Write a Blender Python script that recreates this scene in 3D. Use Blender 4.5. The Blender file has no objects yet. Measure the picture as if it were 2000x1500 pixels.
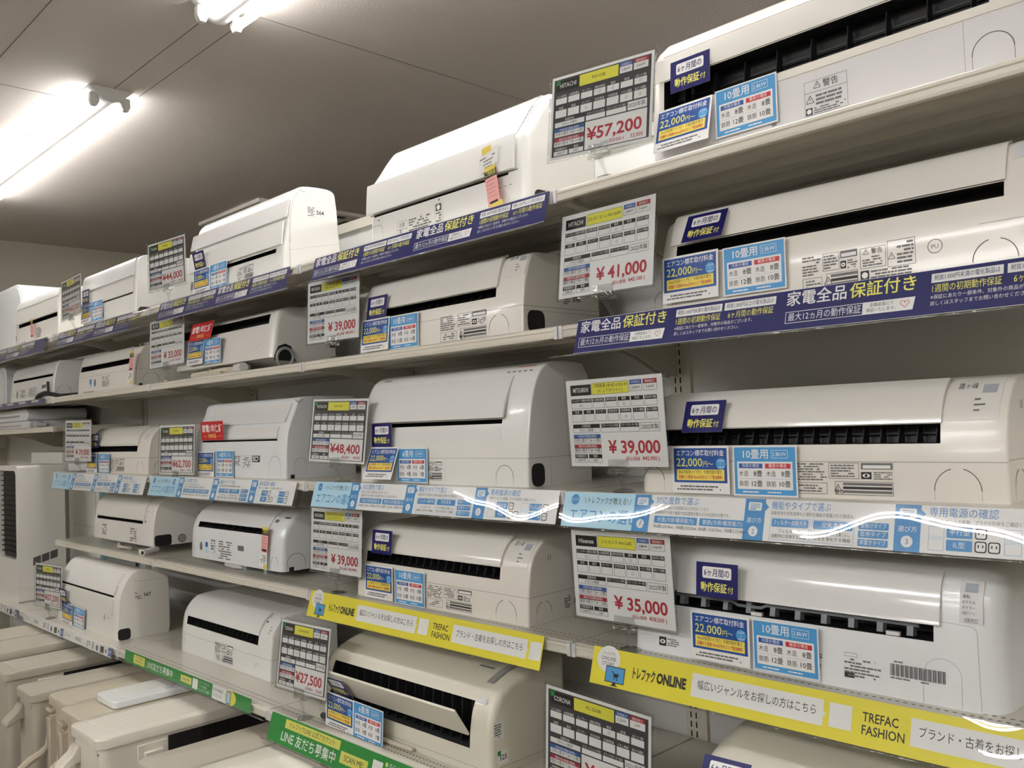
import bpy, bmesh, math, random
from mathutils import Vector, Matrix
random.seed(7)
SC = bpy.context.scene
COL = SC.collection

# ------------------------------------------------------------------ camera
cam = bpy.data.cameras.new('camera'); cam_o = bpy.data.objects.new('camera', cam); COL.objects.link(cam_o)
cam.sensor_width = 36.0; cam.lens = 31.5; cam.clip_start = 0.05; cam.clip_end = 100
CR, CU, CW = Vector((0.696943, 0.716049, -0.039309)), Vector((0.057516, -0.001175, 0.998344)), Vector((-0.714817, 0.698049, 0.042003))
cam_o.matrix_world = Matrix(((CR.x, CU.x, -CW.x, 0), (CR.y, CU.y, -CW.y, 0), (CR.z, CU.z, -CW.z, 1.55), (0, 0, 0, 1)))
SC.camera = cam_o

# ------------------------------------------------------------------ world, exposure
wd = bpy.data.worlds.new('world'); SC.world = wd; wd.use_nodes = True
wd.node_tree.nodes['Background'].inputs[0].default_value = (0.9, 0.92, 1.0, 1)
wd.node_tree.nodes['Background'].inputs[1].default_value = 0.02
SC.view_settings.view_transform = 'Standard'; SC.view_settings.look = 'None'
SC.view_settings.gamma = 1.0; SC.view_settings.exposure = 0.58; SC.view_settings.use_curve_mapping = False
TUBE = 36.0          # emission strength of the fluorescent tubes
CEIL = 3.2

# ------------------------------------------------------------------ materials
def srgb(h):
    h = h.lstrip('#'); out = []
    for i in (0, 2, 4):
        v = int(h[i:i+2], 16) / 255
        out.append(v / 12.92 if v <= .04045 else ((v + .055) / 1.055) ** 2.4)
    return (*out, 1)
MATS = {}
def mk(name, col, rough=.5, var=.03, scale=6.0, metal=0.0, spec=.5, coat=0.0, bump=0.0, bscale=40.0):
    if name in MATS: return MATS[name]
    m = bpy.data.materials.new(name); m.use_nodes = True; nt = m.node_tree
    b = nt.nodes['Principled BSDF']
    c = srgb(col) if isinstance(col, str) else (*col, 1)
    if var > 0:
        tc = nt.nodes.new('ShaderNodeTexCoord'); nz = nt.nodes.new('ShaderNodeTexNoise'); mx = nt.nodes.new('ShaderNodeMix')
        mx.data_type = 'RGBA'
        nz.inputs['Scale'].default_value = scale; nz.inputs['Detail'].default_value = 3
        nt.links.new(tc.outputs['Object'], nz.inputs['Vector']); nt.links.new(nz.outputs['Fac'], mx.inputs[0])
        mx.inputs[6].default_value = tuple(x * (1 - var) for x in c[:3]) + (1,)
        mx.inputs[7].default_value = tuple(min(1, x * (1 + var)) for x in c[:3]) + (1,)
        nt.links.new(mx.outputs[2], b.inputs['Base Color'])
    else: b.inputs['Base Color'].default_value = c
    b.inputs['Roughness'].default_value = rough; b.inputs['Metallic'].default_value = metal
    b.inputs['Specular IOR Level'].default_value = spec
    if coat: b.inputs['Coat Weight'].default_value = coat; b.inputs['Coat Roughness'].default_value = .08
    if bump:
        tc2 = nt.nodes.new('ShaderNodeTexCoord'); n2 = nt.nodes.new('ShaderNodeTexNoise'); bp = nt.nodes.new('ShaderNodeBump')
        n2.inputs['Scale'].default_value = bscale; bp.inputs['Strength'].default_value = bump; bp.inputs['Distance'].default_value = .01
        nt.links.new(tc2.outputs['Object'], n2.inputs['Vector']); nt.links.new(n2.outputs['Fac'], bp.inputs['Height'])
        nt.links.new(bp.outputs['Normal'], b.inputs['Normal'])
    MATS[name] = m; return m
def mk_emit(name, col, s):
    m = bpy.data.materials.new(name); m.use_nodes = True; nt = m.node_tree; nt.nodes.clear()
    e = nt.nodes.new('ShaderNodeEmission'); o = nt.nodes.new('ShaderNodeOutputMaterial')
    e.inputs[0].default_value = (*col, 1); e.inputs[1].default_value = s
    nt.links.new(e.outputs[0], o.inputs[0]); MATS[name] = m; return m
def mk_clear(name, tint=(.97, .98, .98), wavy=0.0, wscale=3.0, refl=1.0, rough=.03):
    m = bpy.data.materials.new(name); m.use_nodes = True; nt = m.node_tree; nt.nodes.clear()
    t = nt.nodes.new('ShaderNodeBsdfTransparent'); g = nt.nodes.new('ShaderNodeBsdfGlossy'); f = nt.nodes.new('ShaderNodeLayerWeight')
    mx = nt.nodes.new('ShaderNodeMixShader'); o = nt.nodes.new('ShaderNodeOutputMaterial'); mu = nt.nodes.new('ShaderNodeMath')
    pw = nt.nodes.new('ShaderNodeMath'); pw.operation = 'POWER'; pw.inputs[1].default_value = 5.0
    mu.operation = 'MULTIPLY_ADD'; mu.inputs[1].default_value = .9 * refl; mu.inputs[2].default_value = .045 * refl; mu.use_clamp = True
    t.inputs[0].default_value = (*tint, 1); g.inputs['Roughness'].default_value = rough
    nt.links.new(f.outputs['Facing'], pw.inputs[0]); nt.links.new(pw.outputs[0], mu.inputs[0]); nt.links.new(mu.outputs[0], mx.inputs[0])
    nt.links.new(t.outputs[0], mx.inputs[1]); nt.links.new(g.outputs[0], mx.inputs[2]); nt.links.new(mx.outputs[0], o.inputs[0])
    if wavy:
        tc = nt.nodes.new('ShaderNodeTexCoord'); n = nt.nodes.new('ShaderNodeTexNoise'); b = nt.nodes.new('ShaderNodeBump')
        n.inputs['Scale'].default_value = wscale; n.inputs['Detail'].default_value = .5
        b.inputs['Strength'].default_value = wavy; b.inputs['Distance'].default_value = .05
        nt.links.new(tc.outputs['Object'], n.inputs['Vector']); nt.links.new(n.outputs['Fac'], b.inputs['Height'])
        nt.links.new(b.outputs['Normal'], g.inputs['Normal'])
    MATS[name] = m; return m

P_CREAM = mk('plastic_cream', (.80, .77, .71), .28, .02, 3, coat=.3)
P_WHITE = mk('plastic_white', (.82, .82, .80), .26, .015, 3, coat=.3)
P_COOL = mk('plastic_cool_white', (.80, .83, .85), .24, .015, 3, coat=.35)
P_WARM = mk('plastic_warm_white', (.80, .785, .745), .28, .02, 3, coat=.3)
P_AGED = mk('plastic_aged_beige', (.69, .67, .57), .3, .03, 3, coat=.25)
P_BASE = mk('plastic_pale_grey', (.70, .69, .70), .35, .015, 3)
P_PANEL = mk('plastic_panel_gloss', (.83, .815, .77), .14, .01, 3, coat=.5)
P_PANELW = mk('plastic_panel_white_gloss', (.82, .82, .81), .12, .01, 3, coat=.6)
P_DISP = mk('display_cover_film', (.66, .67, .68), .22, .02, 8)
P_LCD = mk('display_window_grey', (.42, .45, .5), .2, .02, 8)
DARK = mk('outlet_black', (.012, .012, .013), .5, .2, 20)
VANE = mk('vane_charcoal', (.016, .016, .018), .5, .1, 20)
VANEG = mk('vane_grey', (.22, .24, .26), .4, .05, 20)
GROOVE = mk('groove_dark', (.10, .10, .095), .6, .1, 30)
CSEAM = mk('ceiling_joint', (.10, .09, .08), .8, .1, 5)
SEAM = mk('seam_grey', (.38, .37, .34), .6, .05, 30)
INK = mk('ink_black', (.02, .02, .02), .5, 0)
INKG = mk('ink_grey', (.16, .16, .16), .5, 0)
PAPER = mk('paper_white', (.84, .835, .83), .45, .01, 5)
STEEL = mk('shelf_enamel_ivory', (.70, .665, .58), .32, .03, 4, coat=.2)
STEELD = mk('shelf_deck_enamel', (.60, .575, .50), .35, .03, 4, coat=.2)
BACKP = mk('back_panel_enamel', (.74, .745, .73), .42, .03, 2.5)
HOLE = mk('hole_black', (.015, .015, .012), .7, 0)
NAVY = mk('print_navy', '#0b0a5e', .4, .02, 6); NAVYB = mk('print_navy_banner', '#1b1f62', .4, .02, 6)
YEL = mk('print_yellow', '#e8e24a', .45, .02, 6); YELT = mk('print_yellow_text', '#eeea70', .45, 0)
YELB = mk('print_yellow_banner', '#ecdf3a', .42, .03, 5); YELF = mk('print_warm_yellow', '#f2dc62', .45, .02, 6)
BLU = mk('print_mid_blue', '#2a5aa8', .45, .02, 6); BLUF = mk('print_royal_blue', '#1f4f9a', .4, .03, 6)
SKY = mk('print_sky_blue', '#4a9bd6', .42, .02, 6); PALE = mk('print_pale_blue', '#b4dcf0', .42, .02, 6); SKYD = mk('print_strong_sky', '#3f8cc8', .42, .02, 6)
RED = mk('print_red', '#c8323c', .45, .02, 6); REDH = mk('print_dark_red', '#a82a38', .45, .02, 6); REDT = mk('print_signal_red', '#c4202a', .4, .03, 6)
PRICE = mk('print_price_red', '#b8283c', .45, 0)
CHAR = mk('print_charcoal', '#3c3b40', .4, .02, 6); BLK = mk('print_black', '#161214', .4, .02, 6)
GRN = mk('print_green', '#1f8a36', .42, .03, 6); GRNT = mk('print_label_green', '#1c8a40', .45, .02, 6); LIME = mk('print_lime', '#dcd868', .45, .02, 6)
WHT = mk('print_white', (.86, .86, .85), .45, 0)
PINK = mk('slip_pink', '#eaa8a4', .6, .03, 6); TAPE = mk('tape_yellow', '#e6cf5e', .5, .03, 8)
LILAC = mk('print_lilac', '#5c5488', .45, .05, 9)
CLEAR = mk_clear('clear_sleeve', refl=1.3, rough=.015)
CLEARC = mk_clear('clear_card_case', wavy=.12, wscale=3.0, refl=1.0, rough=.04)
ACRYL = mk_clear('clear_acrylic', tint=(.95, .96, .955), wavy=.3, wscale=40, refl=2.2, rough=.05)
FILM = mk_clear('blue_wrap_film', tint=(.62, .80, .84), wavy=.3, wscale=9, refl=.6, rough=.2)
OUTD = mk('outdoor_beige', (.52, .465, .36), .42, .03, 3); OUTW = mk('outdoor_ivory', (.80, .76, .67), .28, .02, 3, coat=.4)
OUTG = mk('outdoor_grey_beige', (.45, .415, .34), .45, .03, 3); FINS = mk('fin_coil_black', (.012, .011, .010), .55, .3, 60)
PIPE = mk('pipe_insulation', (.62, .56, .46), .7, .08, 30, bump=.3); CORD = mk('cord_black', (.02, .02, .02), .5, .1, 20)
GREYP = mk('grey_plastic', (.34, .34, .34), .4, .03, 8); FOOT = mk('foot_blue_grey', (.30, .36, .38), .5, .05, 10)
LAMPW = mk('lamp_enamel', (.62, .62, .60), .35, .01, 5)
TUBEM = mk_emit('fluorescent_tube', (1.0, .982, .965), TUBE); TUBEO = mk_emit('fluorescent_tube_dimmed', (1.0, .975, .95), TUBE * .62)  # second tube is dimmed so the ceiling beside its lamps burns out less

# ------------------------------------------------------------------ objects
def props(o, label=None, cat=None, group=None, kind=None):
    if label: o['label'] = label
    if cat: o['category'] = cat
    if group: o['group'] = group
    if kind: o['kind'] = kind
    return o
def thing(name, label, cat, loc=(0, 0, 0), mat=None, group=None):
    o = bpy.data.objects.new(name, None); o.empty_display_size = .03; COL.objects.link(o)
    o.matrix_world = (Matrix.Translation(Vector(loc)) @ mat) if mat else Matrix.Translation(Vector(loc))
    return props(o, label, cat, group)
def pose(yaw=0, tilt=0, roll=0):
    return Matrix.Rotation(yaw, 4, 'Z') @ Matrix.Rotation(-tilt, 4, 'X') @ Matrix.Rotation(roll, 4, 'Y')
def dup(root, name=None):
    r = root.copy(); COL.objects.link(r)
    if name: r.name = name
    for ch in list(root.children):
        c = ch.copy(); COL.objects.link(c); c.parent = r
        for g in list(ch.children):
            d = g.copy(); COL.objects.link(d); d.parent = c
    return r

class MB:
    def __init__(s): s.v = []; s.f = []; s.m = []; s.mats = []
    def mi(s, mat):
        if mat not in s.mats: s.mats.append(mat)
        return s.mats.index(mat)
    def add(s, verts, faces, mat):
        b = len(s.v); k = s.mi(mat)
        s.v += [tuple(v) for v in verts]
        for f in faces: s.f.append([b + i for i in f]); s.m.append(k)
    def box(s, x0, x1, y0, y1, z0, z1, mat):
        s.add([(x0, y0, z0), (x1, y0, z0), (x1, y1, z0), (x0, y1, z0), (x0, y0, z1), (x1, y0, z1), (x1, y1, z1), (x0, y1, z1)],
              [(0, 3, 2, 1), (4, 5, 6, 7), (0, 1, 5, 4), (1, 2, 6, 5), (2, 3, 7, 6), (3, 0, 4, 7)], mat)
    def prism(s, prof, x0, x1, mat, axis='x'):
        n = len(prof)
        def P(t, a, b): return (t, a, b) if axis == 'x' else ((a, t, b) if axis == 'y' else (a, b, t))
        vs = [P(x0, *p) for p in prof] + [P(x1, *p) for p in prof]
        fs = [(i, (i + 1) % n, n + (i + 1) % n, n + i) for i in range(n)] + [tuple(range(n))[::-1], tuple(range(n, 2 * n))]
        s.add(vs, fs, mat)
    def tube(s, path, r, mat, n=8, cap=True):
        path = [Vector(p) for p in path]; rings = []
        up = Vector((0, 0, 1))
        for i, p in enumerate(path):
            t = (path[min(i + 1, len(path) - 1)] - path[max(i - 1, 0)]).normalized()
            a = t.cross(up)
            if a.length < 1e-3: a = t.cross(Vector((1, 0, 0)))
            a.normalize(); b = a.cross(t).normalized()
            rr = r[i] if isinstance(r, (list, tuple)) else r
            rings.append([p + a * rr * math.cos(2 * math.pi * k / n) + b * rr * math.sin(2 * math.pi * k / n) for k in range(n)])
        vs = [v for rg in rings for v in rg]; fs = []
        for i in range(len(rings) - 1):
            for k in range(n): fs.append((i * n + k, i * n + (k + 1) % n, (i + 1) * n + (k + 1) % n, (i + 1) * n + k))
        if cap: fs += [tuple(range(n))[::-1], tuple(range((len(rings) - 1) * n, len(rings) * n))]
        s.add(vs, fs, mat)
    def build(s, name, parent=None, smooth=35, recalc=True, bevel=0):
        me = bpy.data.meshes.new(name); me.from_pydata(s.v, [], s.f)
        for m in s.mats: me.materials.append(m)
        me.polygons.foreach_set('material_index', s.m)
        if recalc:
            bm = bmesh.new(); bm.from_mesh(me); bmesh.ops.recalc_face_normals(bm, faces=bm.faces); bm.to_mesh(me); bm.free()
        me.update()
        if smooth:
            me.polygons.foreach_set('use_smooth', [True] * len(me.polygons)); me.set_sharp_from_angle(angle=math.radians(smooth))
        o = bpy.data.objects.new(name, me); COL.objects.link(o)
        if bevel:
            md = o.modifiers.new('bevel', 'BEVEL'); md.width = bevel; md.segments = 2; md.limit_method = 'ANGLE'; md.angle_limit = math.radians(40)
        if parent: o.parent = parent
        return o

# ------------------------------------------------------------------ lettering
_cu = bpy.data.curves.new('lettering', 'FONT'); _cu.fill_mode = 'FRONT'
_to = bpy.data.objects.new('lettering', _cu); COL.objects.link(_to)
_cache = {}
def glyphs(s, res, bold):
    k = (s, res, bold)
    if k not in _cache:
        _cu.body = s; _cu.resolution_u = res; _cu.offset = bold
        dg = bpy.context.evaluated_depsgraph_get(); dg.update()
        me = bpy.data.meshes.new_from_object(_to.evaluated_get(dg))
        vs = [(v.co.x, v.co.y) for v in me.vertices]; fs = [tuple(p.vertices) for p in me.polygons]
        bpy.data.meshes.remove(me)
        x0 = min((v[0] for v in vs), default=0); x1 = max((v[0] for v in vs), default=1)
        _cache[k] = ([(v[0] - x0, v[1]) for v in vs], fs, x1 - x0)
    return _cache[k]
class Pr:
    """flat print laid on a surface: fn(x, y, layer) -> point; sg -1 when y counts downward"""
    def __init__(s, mb, fn, sg=1): s.mb = mb; s.fn = fn; s.sg = sg
    def poly(s, pts, mat, lay=0): s.mb.add([s.fn(x, y, lay) for x, y in pts], [tuple(range(len(pts)))], mat)
    def rect(s, x0, y0, x1, y1, mat, lay=0): s.poly([(x0, y0), (x1, y0), (x1, y1), (x0, y1)], mat, lay)
    def frame(s, x0, y0, x1, y1, t, mat, lay=0):
        s.rect(x0, y0, x1, y0 + t, mat, lay); s.rect(x0, y1 - t, x1, y1, mat, lay); s.rect(x0, y0, x0 + t, y1, mat, lay); s.rect(x1 - t, y0, x1, y1, mat, lay)
    def rr(s, x0, y0, x1, y1, r, mat, lay=0):
        p = []
        for cx, cy, a in ((x1 - r, y0 + r, -90), (x1 - r, y1 - r, 0), (x0 + r, y1 - r, 90), (x0 + r, y0 + r, 180)):
            p += [(cx + r * math.cos(math.radians(a + t)), cy + r * math.sin(math.radians(a + t))) for t in (0, 30, 60, 90)]
        s.poly(p, mat, lay)
    def disc(s, cx, cy, rx, mat, lay=0, ry=None, n=20):
        ry = ry or rx
        s.poly([(cx + rx * math.cos(2 * math.pi * i / n), cy + ry * math.sin(2 * math.pi * i / n)) for i in range(n)], mat, lay)
    def ring(s, cx, cy, r, t, mat, lay=0, n=16, a0=0, a1=360, ry=None):
        ry = ry or r; m = n + 1; vs = []
        for i in range(m):
            a = math.radians(a0 + (a1 - a0) * i / n)
            vs += [s.fn(cx + r * math.cos(a), cy + ry * math.sin(a), lay), s.fn(cx + (r - t) * math.cos(a), cy + (ry - t) * math.sin(a), lay)]
        s.mb.add(vs, [(2 * i, 2 * i + 2, 2 * i + 3, 2 * i + 1) for i in range(n)], mat)
    def line(s, x0, y0, x1, y1, w, mat, lay=0):
        d = math.hypot(x1 - x0, y1 - y0) or 1; nx, ny = -(y1 - y0) / d * w / 2, (x1 - x0) / d * w / 2
        s.poly([(x0 + nx, y0 + ny), (x1 + nx, y1 + ny), (x1 - nx, y1 - ny), (x0 - nx, y0 - ny)], mat, lay)
    def text(s, t, x, y, h, mat, lay=1, al='l', w=None, bold=0.0, res=2, cond=1.0):
        vs, fs, wd = glyphs(t, res, bold)
        k = h / .78; kx = k * cond
        if w and wd * kx > w: kx = w / wd
        L = wd * kx; ox = x - (L if al == 'r' else L / 2 if al == 'c' else 0)
        s.mb.add([s.fn(ox + a * kx, y + s.sg * b * k, lay) for a, b in vs], fs, mat)
        return L
    def blur(s, x0, y0, x1, y1, rows, seed, mat=None, lay=1, fill=.8):
        """rows of tiny unreadable print"""
        rg = random.Random(seed); mat = mat or INK; dy = (y1 - y0) / rows
        for i in range(rows):
            x = x0; yy = y0 + dy * (i + .2); end = x1 - (x1 - x0) * rg.random() * .25
            while x < end:
                l = dy * rg.uniform(.6, 2.6)
                if rg.random() < fill: s.rect(x, yy, min(x + l, end), yy + dy * .55, mat, lay)
                x += l + dy * .22
def flat(sx, ox, oz, d=1, eps=.0002):
    """local x-z sheet facing -y"""
    return lambda x, y, lay: (x * sx + ox, -lay * eps, y * sx * d + oz)

# ------------------------------------------------------------------ shell
XL, XR, YN, YP = -8.1, 4.0, -7.0, 7.6
M_CEIL = mk('ceiling_board_paint', (.60, .55, .51), .75, .06, 1.4, bump=.12, bscale=90)
M_WALL = mk('wall_paint_cream', (.46, .43, .35), .7, .03, 1.2)
M_FLOOR = mk('floor_tile_vinyl', (.17, .14, .11), .35, .12, 1.5)
def struct(name, *boxes):
    mb = MB()
    for b in boxes: mb.box(*b)
    return props(mb.build(name, smooth=0), kind='structure')
struct('floor', (XL, XR, YN, YP, -.1, 0, M_FLOOR)); struct('ceiling', (XL, XR, YN, YP, CEIL, CEIL + .1, M_CEIL))
struct('wall_left', (XL - .1, XL, YN, YP, 0, CEIL, M_WALL)); struct('wall_right', (XR, XR + .1, YN, YP, 0, CEIL, M_WALL))
struct('wall_front', (XL, XR, YN - .1, YN, 0, CEIL, M_WALL)); struct('wall_back', (XL, XR, YP, YP + .1, 0, CEIL, M_WALL))
mb = MB()
for y, xa, xb in ((1.612, -4.27, 3), (1.742, -4.3, 3), (1.11, -8, 3)): mb.box(xa, xb, y - .0011, y + .0011, CEIL - .0015, CEIL, CSEAM)
for x, ya, yb in ((-4.523, -1, 1.5), (-3.17, 1.742, 3.6)): mb.box(x - .0006, x + .0006, ya, yb, CEIL - .0015, CEIL, CSEAM)
props(mb.build('trim_1', smooth=0), kind='structure')

# ------------------------------------------------------------------ ceiling lamps
def lamp(loc, label, L=2.45, group=None, tm=None):
    t = thing('ceiling_lamp', label, 'ceiling lamp', loc, group=group)
    mb = MB(); mb.prism([(-.10, 0), (.10, 0), (.098, -.006), (.036, -.062), (.0, -.07), (-.036, -.062), (-.098, -.006)], 0, L, LAMPW); mb.build('reflector', t, bevel=.002)
    for y in (-.072, .072):
        mb = MB(); mb.tube([(.045, y, -.068), (L - .045, y, -.068)], .0165, tm or TUBEM, 12); tb = mb.build('lamp_tube', t)
        for x in (.012, L - .042):
            mb = MB(); mb.prism([(y - .02, -.03), (y + .02, -.03), (y + .022, -.07), (y + .012, -.092), (y - .012, -.092), (y - .022, -.07)], x, x + .03, LAMPW); mb.build('lamp_socket', t, bevel=.003)
    return t
L0 = lamp((-6.72, 1.6, CEIL), 'lit twin tube ceiling lamp at the left edge of the photo', tm=TUBEO)
L1 = dup(L0); L1.location = (-3.2, 1.6, CEIL); L1['label'] = 'lit twin tube ceiling lamp at the top edge of the photo'
LO = lamp((.32, -2.2, CEIL), 'twin tube ceiling lamp outside the photo, over the other aisles', group='lamps over the other aisles')
L2 = dup(L0); L2.location = (.32, 1.6, CEIL); L2['label'] = 'lit twin tube ceiling lamp over the right end of the shelving, outside the photo'
for x, y in [(x, y) for y in (-2.2, -4.1, -6.0) for x in (-6.72, -3.2, .32) if (x, y) not in ((-6.72, -4.1), (-6.72, -6.0), (.32, -6.0))] + [(-3.2, 4.4), (.32, 4.4)]:  # unseen lamps; far rows and rear pair added and thinned to balance brightness
    if (x, y) == (.32, -2.2): continue
    l = dup(LO); l.location = (x, y, CEIL); l['label'] = 'twin tube ceiling lamp outside the photo, over the other aisles'; l['group'] = 'lamps over the other aisles'
# ceiling cassette far behind the shelves
t = thing('ceiling_cassette', 'cream ceiling cassette air conditioner above the far side of the shelving', 'ceiling cassette', (-6.16, 3.6, CEIL))
mb = MB(); mb.box(-.475, .475, -.475, .475, -.03, 0, P_CREAM); mb.build('cassette_frame', t, bevel=.008)
mb = MB(); mb.box(-.25, .25, -.25, .25, -.036, -.03, P_WARM); mb.build('intake_grille', t, bevel=.003)
for a in range(4):
    mb = MB(); mb.box(-.3, .3, -.42, -.36, -.034, -.028, DARK); o = mb.build('outlet_slot', t); o.rotation_euler = (0, 0, a * math.pi / 2)

# ------------------------------------------------------------------ shelving
ZR = {1: 2.122, 2: 1.783, 3: 1.374, 4: 1.005, 5: .645}
BX = [-.30, -1.50, -2.70, -3.985, -5.29, -6.65, -8.0]
BAY = ['rightmost bay', 'second bay from right', 'third bay from right', 'fourth bay from right', 'fifth bay from right', 'leftmost bay']
ROWN = {1: 'top', 2: 'second', 3: 'third', 4: 'fourth', 5: 'lowest'}
YB = 2.12
def shelf(row, x0, x1, z, label, yf=1.638, holes=False):
    t = thing('shelf', label, 'shelf', (x0, yf, z), group='shelves of the wall shelving')
    W = x1 - x0; D = YB - yf; g = .003
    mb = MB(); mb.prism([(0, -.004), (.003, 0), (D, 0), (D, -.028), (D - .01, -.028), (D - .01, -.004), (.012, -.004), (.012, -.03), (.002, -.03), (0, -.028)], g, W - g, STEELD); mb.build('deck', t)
    mb = MB()
    mb.prism([(-.002, -.003), (-.006, -.005), (-.007, -.011), (-.0045, -.0135), (-.0045, -.0225), (-.007, -.025), (-.006, -.030), (0, -.031), (0, -.003)], g, W - g, STEEL); mb.build('front_rail', t)
    mb = MB()
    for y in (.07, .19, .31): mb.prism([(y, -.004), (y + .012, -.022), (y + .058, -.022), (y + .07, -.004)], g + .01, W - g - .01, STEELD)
    mb.build('underside_rib', t)
    for x in (.012, W - .015):
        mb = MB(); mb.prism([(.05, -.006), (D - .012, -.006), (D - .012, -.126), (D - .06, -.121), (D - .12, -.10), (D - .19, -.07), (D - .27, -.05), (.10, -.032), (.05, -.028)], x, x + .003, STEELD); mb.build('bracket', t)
    for x in (g - .001, W - g - .011):
        mb = MB(); mb.prism([(-.0085, -.001), (-.0095, -.012), (-.0085, -.034), (.0, -.034), (.0, -.001)], x, x + .012, P_BASE); mb.build('rail_end_cap', t, bevel=.0015)
    if holes:
        mb = MB(); pr = Pr(mb, lambda x, y, l: (x, y, .0004))
        for y in (.03, .052):
            x = .02
            while x < W - .02: pr.rect(x, y, x + .007, y + .0035, HOLE); x += .0145
        mb.build('perforation', t, recalc=False, smooth=0)
    return t
for b in range(6):
    for row in (1, 2, 3, 4, 5):
        z = ZR[row]
        if b >= 4 and row in (3, 4): continue
        shelf(row, BX[b + 1], BX[b], z, f'ivory steel {ROWN[row]} shelf in the {BAY[b]}', 1.475 if row == 5 else 1.638, row >= 4 and b < 3)
    if b >= 4: shelf(3, BX[b + 1], BX[b], 1.625, f'ivory steel middle shelf at head height in the {BAY[b]}')
for b in range(6):
    t = thing('back_panel', f'grey painted back panel closing the {BAY[b]}', 'back panel', (BX[b + 1], 2.135, .1), group='back panels of the shelving')
    W = BX[b] - BX[b + 1]
    mb = MB(); mb.box(.047, W - .027, 0, .012, 0, 2.27, BACKP); mb.build('sheet', t)
    mb = MB(); mb.prism([(-.012, 2.27), (-.012, 2.308), (-.006, 2.312), (.02, 2.312), (.02, 2.27)], .047, W - .027, STEEL); mb.build('top_rail', t)
PN = ['right edge of the photo', 'right end of the second bay from right', 'left end of the second bay from right', 'left end of the third bay from right', 'left end of the fourth bay from right', 'left end of the fifth bay from right', 'far left end']
for i, x in enumerate(BX):
    t = thing('slotted_post', f'ivory slotted steel post at the {PN[i]}', 'shelf post', (x, 2.13, 0), group='slotted posts of the shelving')
    mb = MB(); mb.box(-.025, .025, -.002, .04, .0, 2.412, STEEL); mb.build('upright', t)
    mb = MB(); mb.box(.025, .045, -.006, .012, .1, 2.412, STEEL); mb.build('panel_edge', t)
    mb = MB(); pr = Pr(mb, lambda x, y, l: (x, -.0026, y)); z = .2
    while z < 2.33:
        pr.rect(-.011, z, -.0065, z + .0165, HOLE); pr.rect(.0065, z, .011, z + .0165, HOLE); z += .0262
    mb.build('slot_rows', t, recalc=False, smooth=0)

# ------------------------------------------------------------------ banners in the price rail sleeves
def heart(pr, x, y, r, mat, lay):
    pr.ring(x - r * .5, y - r * .1, r * .55, r * .12, mat, lay, 10, 150, 330 if pr.sg > 0 else 370)
    pr.ring(x + r * .5, y - r * .1, r * .55, r * .12, mat, lay, 10, 170, 390)
    pr.line(x - r, y, x, y + r * 1.05, r * .12, mat, lay); pr.line(x + r, y, x, y + r * 1.05, r * .12, mat, lay)
def navy_msg(pr, x):
    pr.text('家電全品', x + 12, 31, 25, WHT, 1, w=122, bold=.012); pr.text('保証付き', x + 140, 31, 25, YELT, 1, w=122, bold=.012)
    pr.frame(x + 12, 46, x + 168, 70, 1.2, WHT, 1); pr.text('最大12ヵ月の動作保証', x + 18, 64, 14, WHT, 1, w=146)
    pr.poly([(x + 168, 46), (x + 262, 46), (x + 258, 70), (x + 168, 70)], WHT, 1)
    pr.text('全額返金にて', x + 180, 55.5, 6.5, INK, 2, w=44); pr.text('保証いたします。', x + 174, 65.5, 6.5, INK, 2, w=54); heart(pr, x + 244, 56, 8, RED, 2)
    pr.rect(x + 288, 8, x + 404, 25, WHT, 1); pr.text('税抜1,000円未満の電化製品は', x + 293, 20, 9, NAVYB, 2, w=106)
    pr.rect(x + 410, 8, x + 528, 25, WHT, 1); pr.text('税抜1,000円以上の電化製品は', x + 415, 20, 9, NAVYB, 2, w=108)
    pr.text('1週間の初期動作保証', x + 290, 42, 13, YELT, 1, w=112); pr.text('6ヶ月間の動作保証', x + 420, 42, 13, YELT, 1, w=104)
    pr.text('※保証にあたり一部条件、対象外の商品がございます。', x + 288, 55, 7, WHT, 1, w=190); pr.text('詳しくはスタッフまでお問い合わせください。', x + 288, 67, 7, WHT, 1, w=160)
def navy(pr, L):
    pr.rect(0, 0, L, 84, NAVYB); pr.rect(0, 0, L, .8, WHT, 1); pr.rect(0, 83.2, L, 84, WHT, 1); x = 0
    while x < L - 300: navy_msg(pr, x); x += 540
def icon(pr, x, y):
    pr.rr(x, y, x + 30, y + 17, 3, WHT, 2)
    for k in range(3): pr.rect(x + 4, y + 3.5 + 3.2 * k, x + 26, y + 4.7 + 3.2 * k, SKYD, 3)
    pr.rect(x + 4, y + 13, x + 18, y + 15, SKYD, 3)
def tabs(pr, x, n):
    pr.rect(x, 0, x + 46, 84, SKYD, 1); pr.poly([(x + 46, 8), (x + 54, 16), (x + 46, 24)], SKYD, 1); icon(pr, x + 8, 7)
    pr.text('選び方', x + 23, 48, 9, WHT, 2, 'c', w=34); pr.disc(x + 23, 66, 10.5, WHT, 2); pr.text(str(n), x + 23, 71, 11, SKYD, 3, 'c')
def plug(pr, x, y):
    pr.rr(x, y, x + 19, y + 19, 4, INK, 2); pr.rr(x + 2, y + 2, x + 17, y + 17, 3, WHT, 3); pr.rect(x + 5, y + 6, x + 7, y + 11, INK, 4); pr.rect(x + 12, y + 6, x + 14, y + 11, INK, 4)
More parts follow.
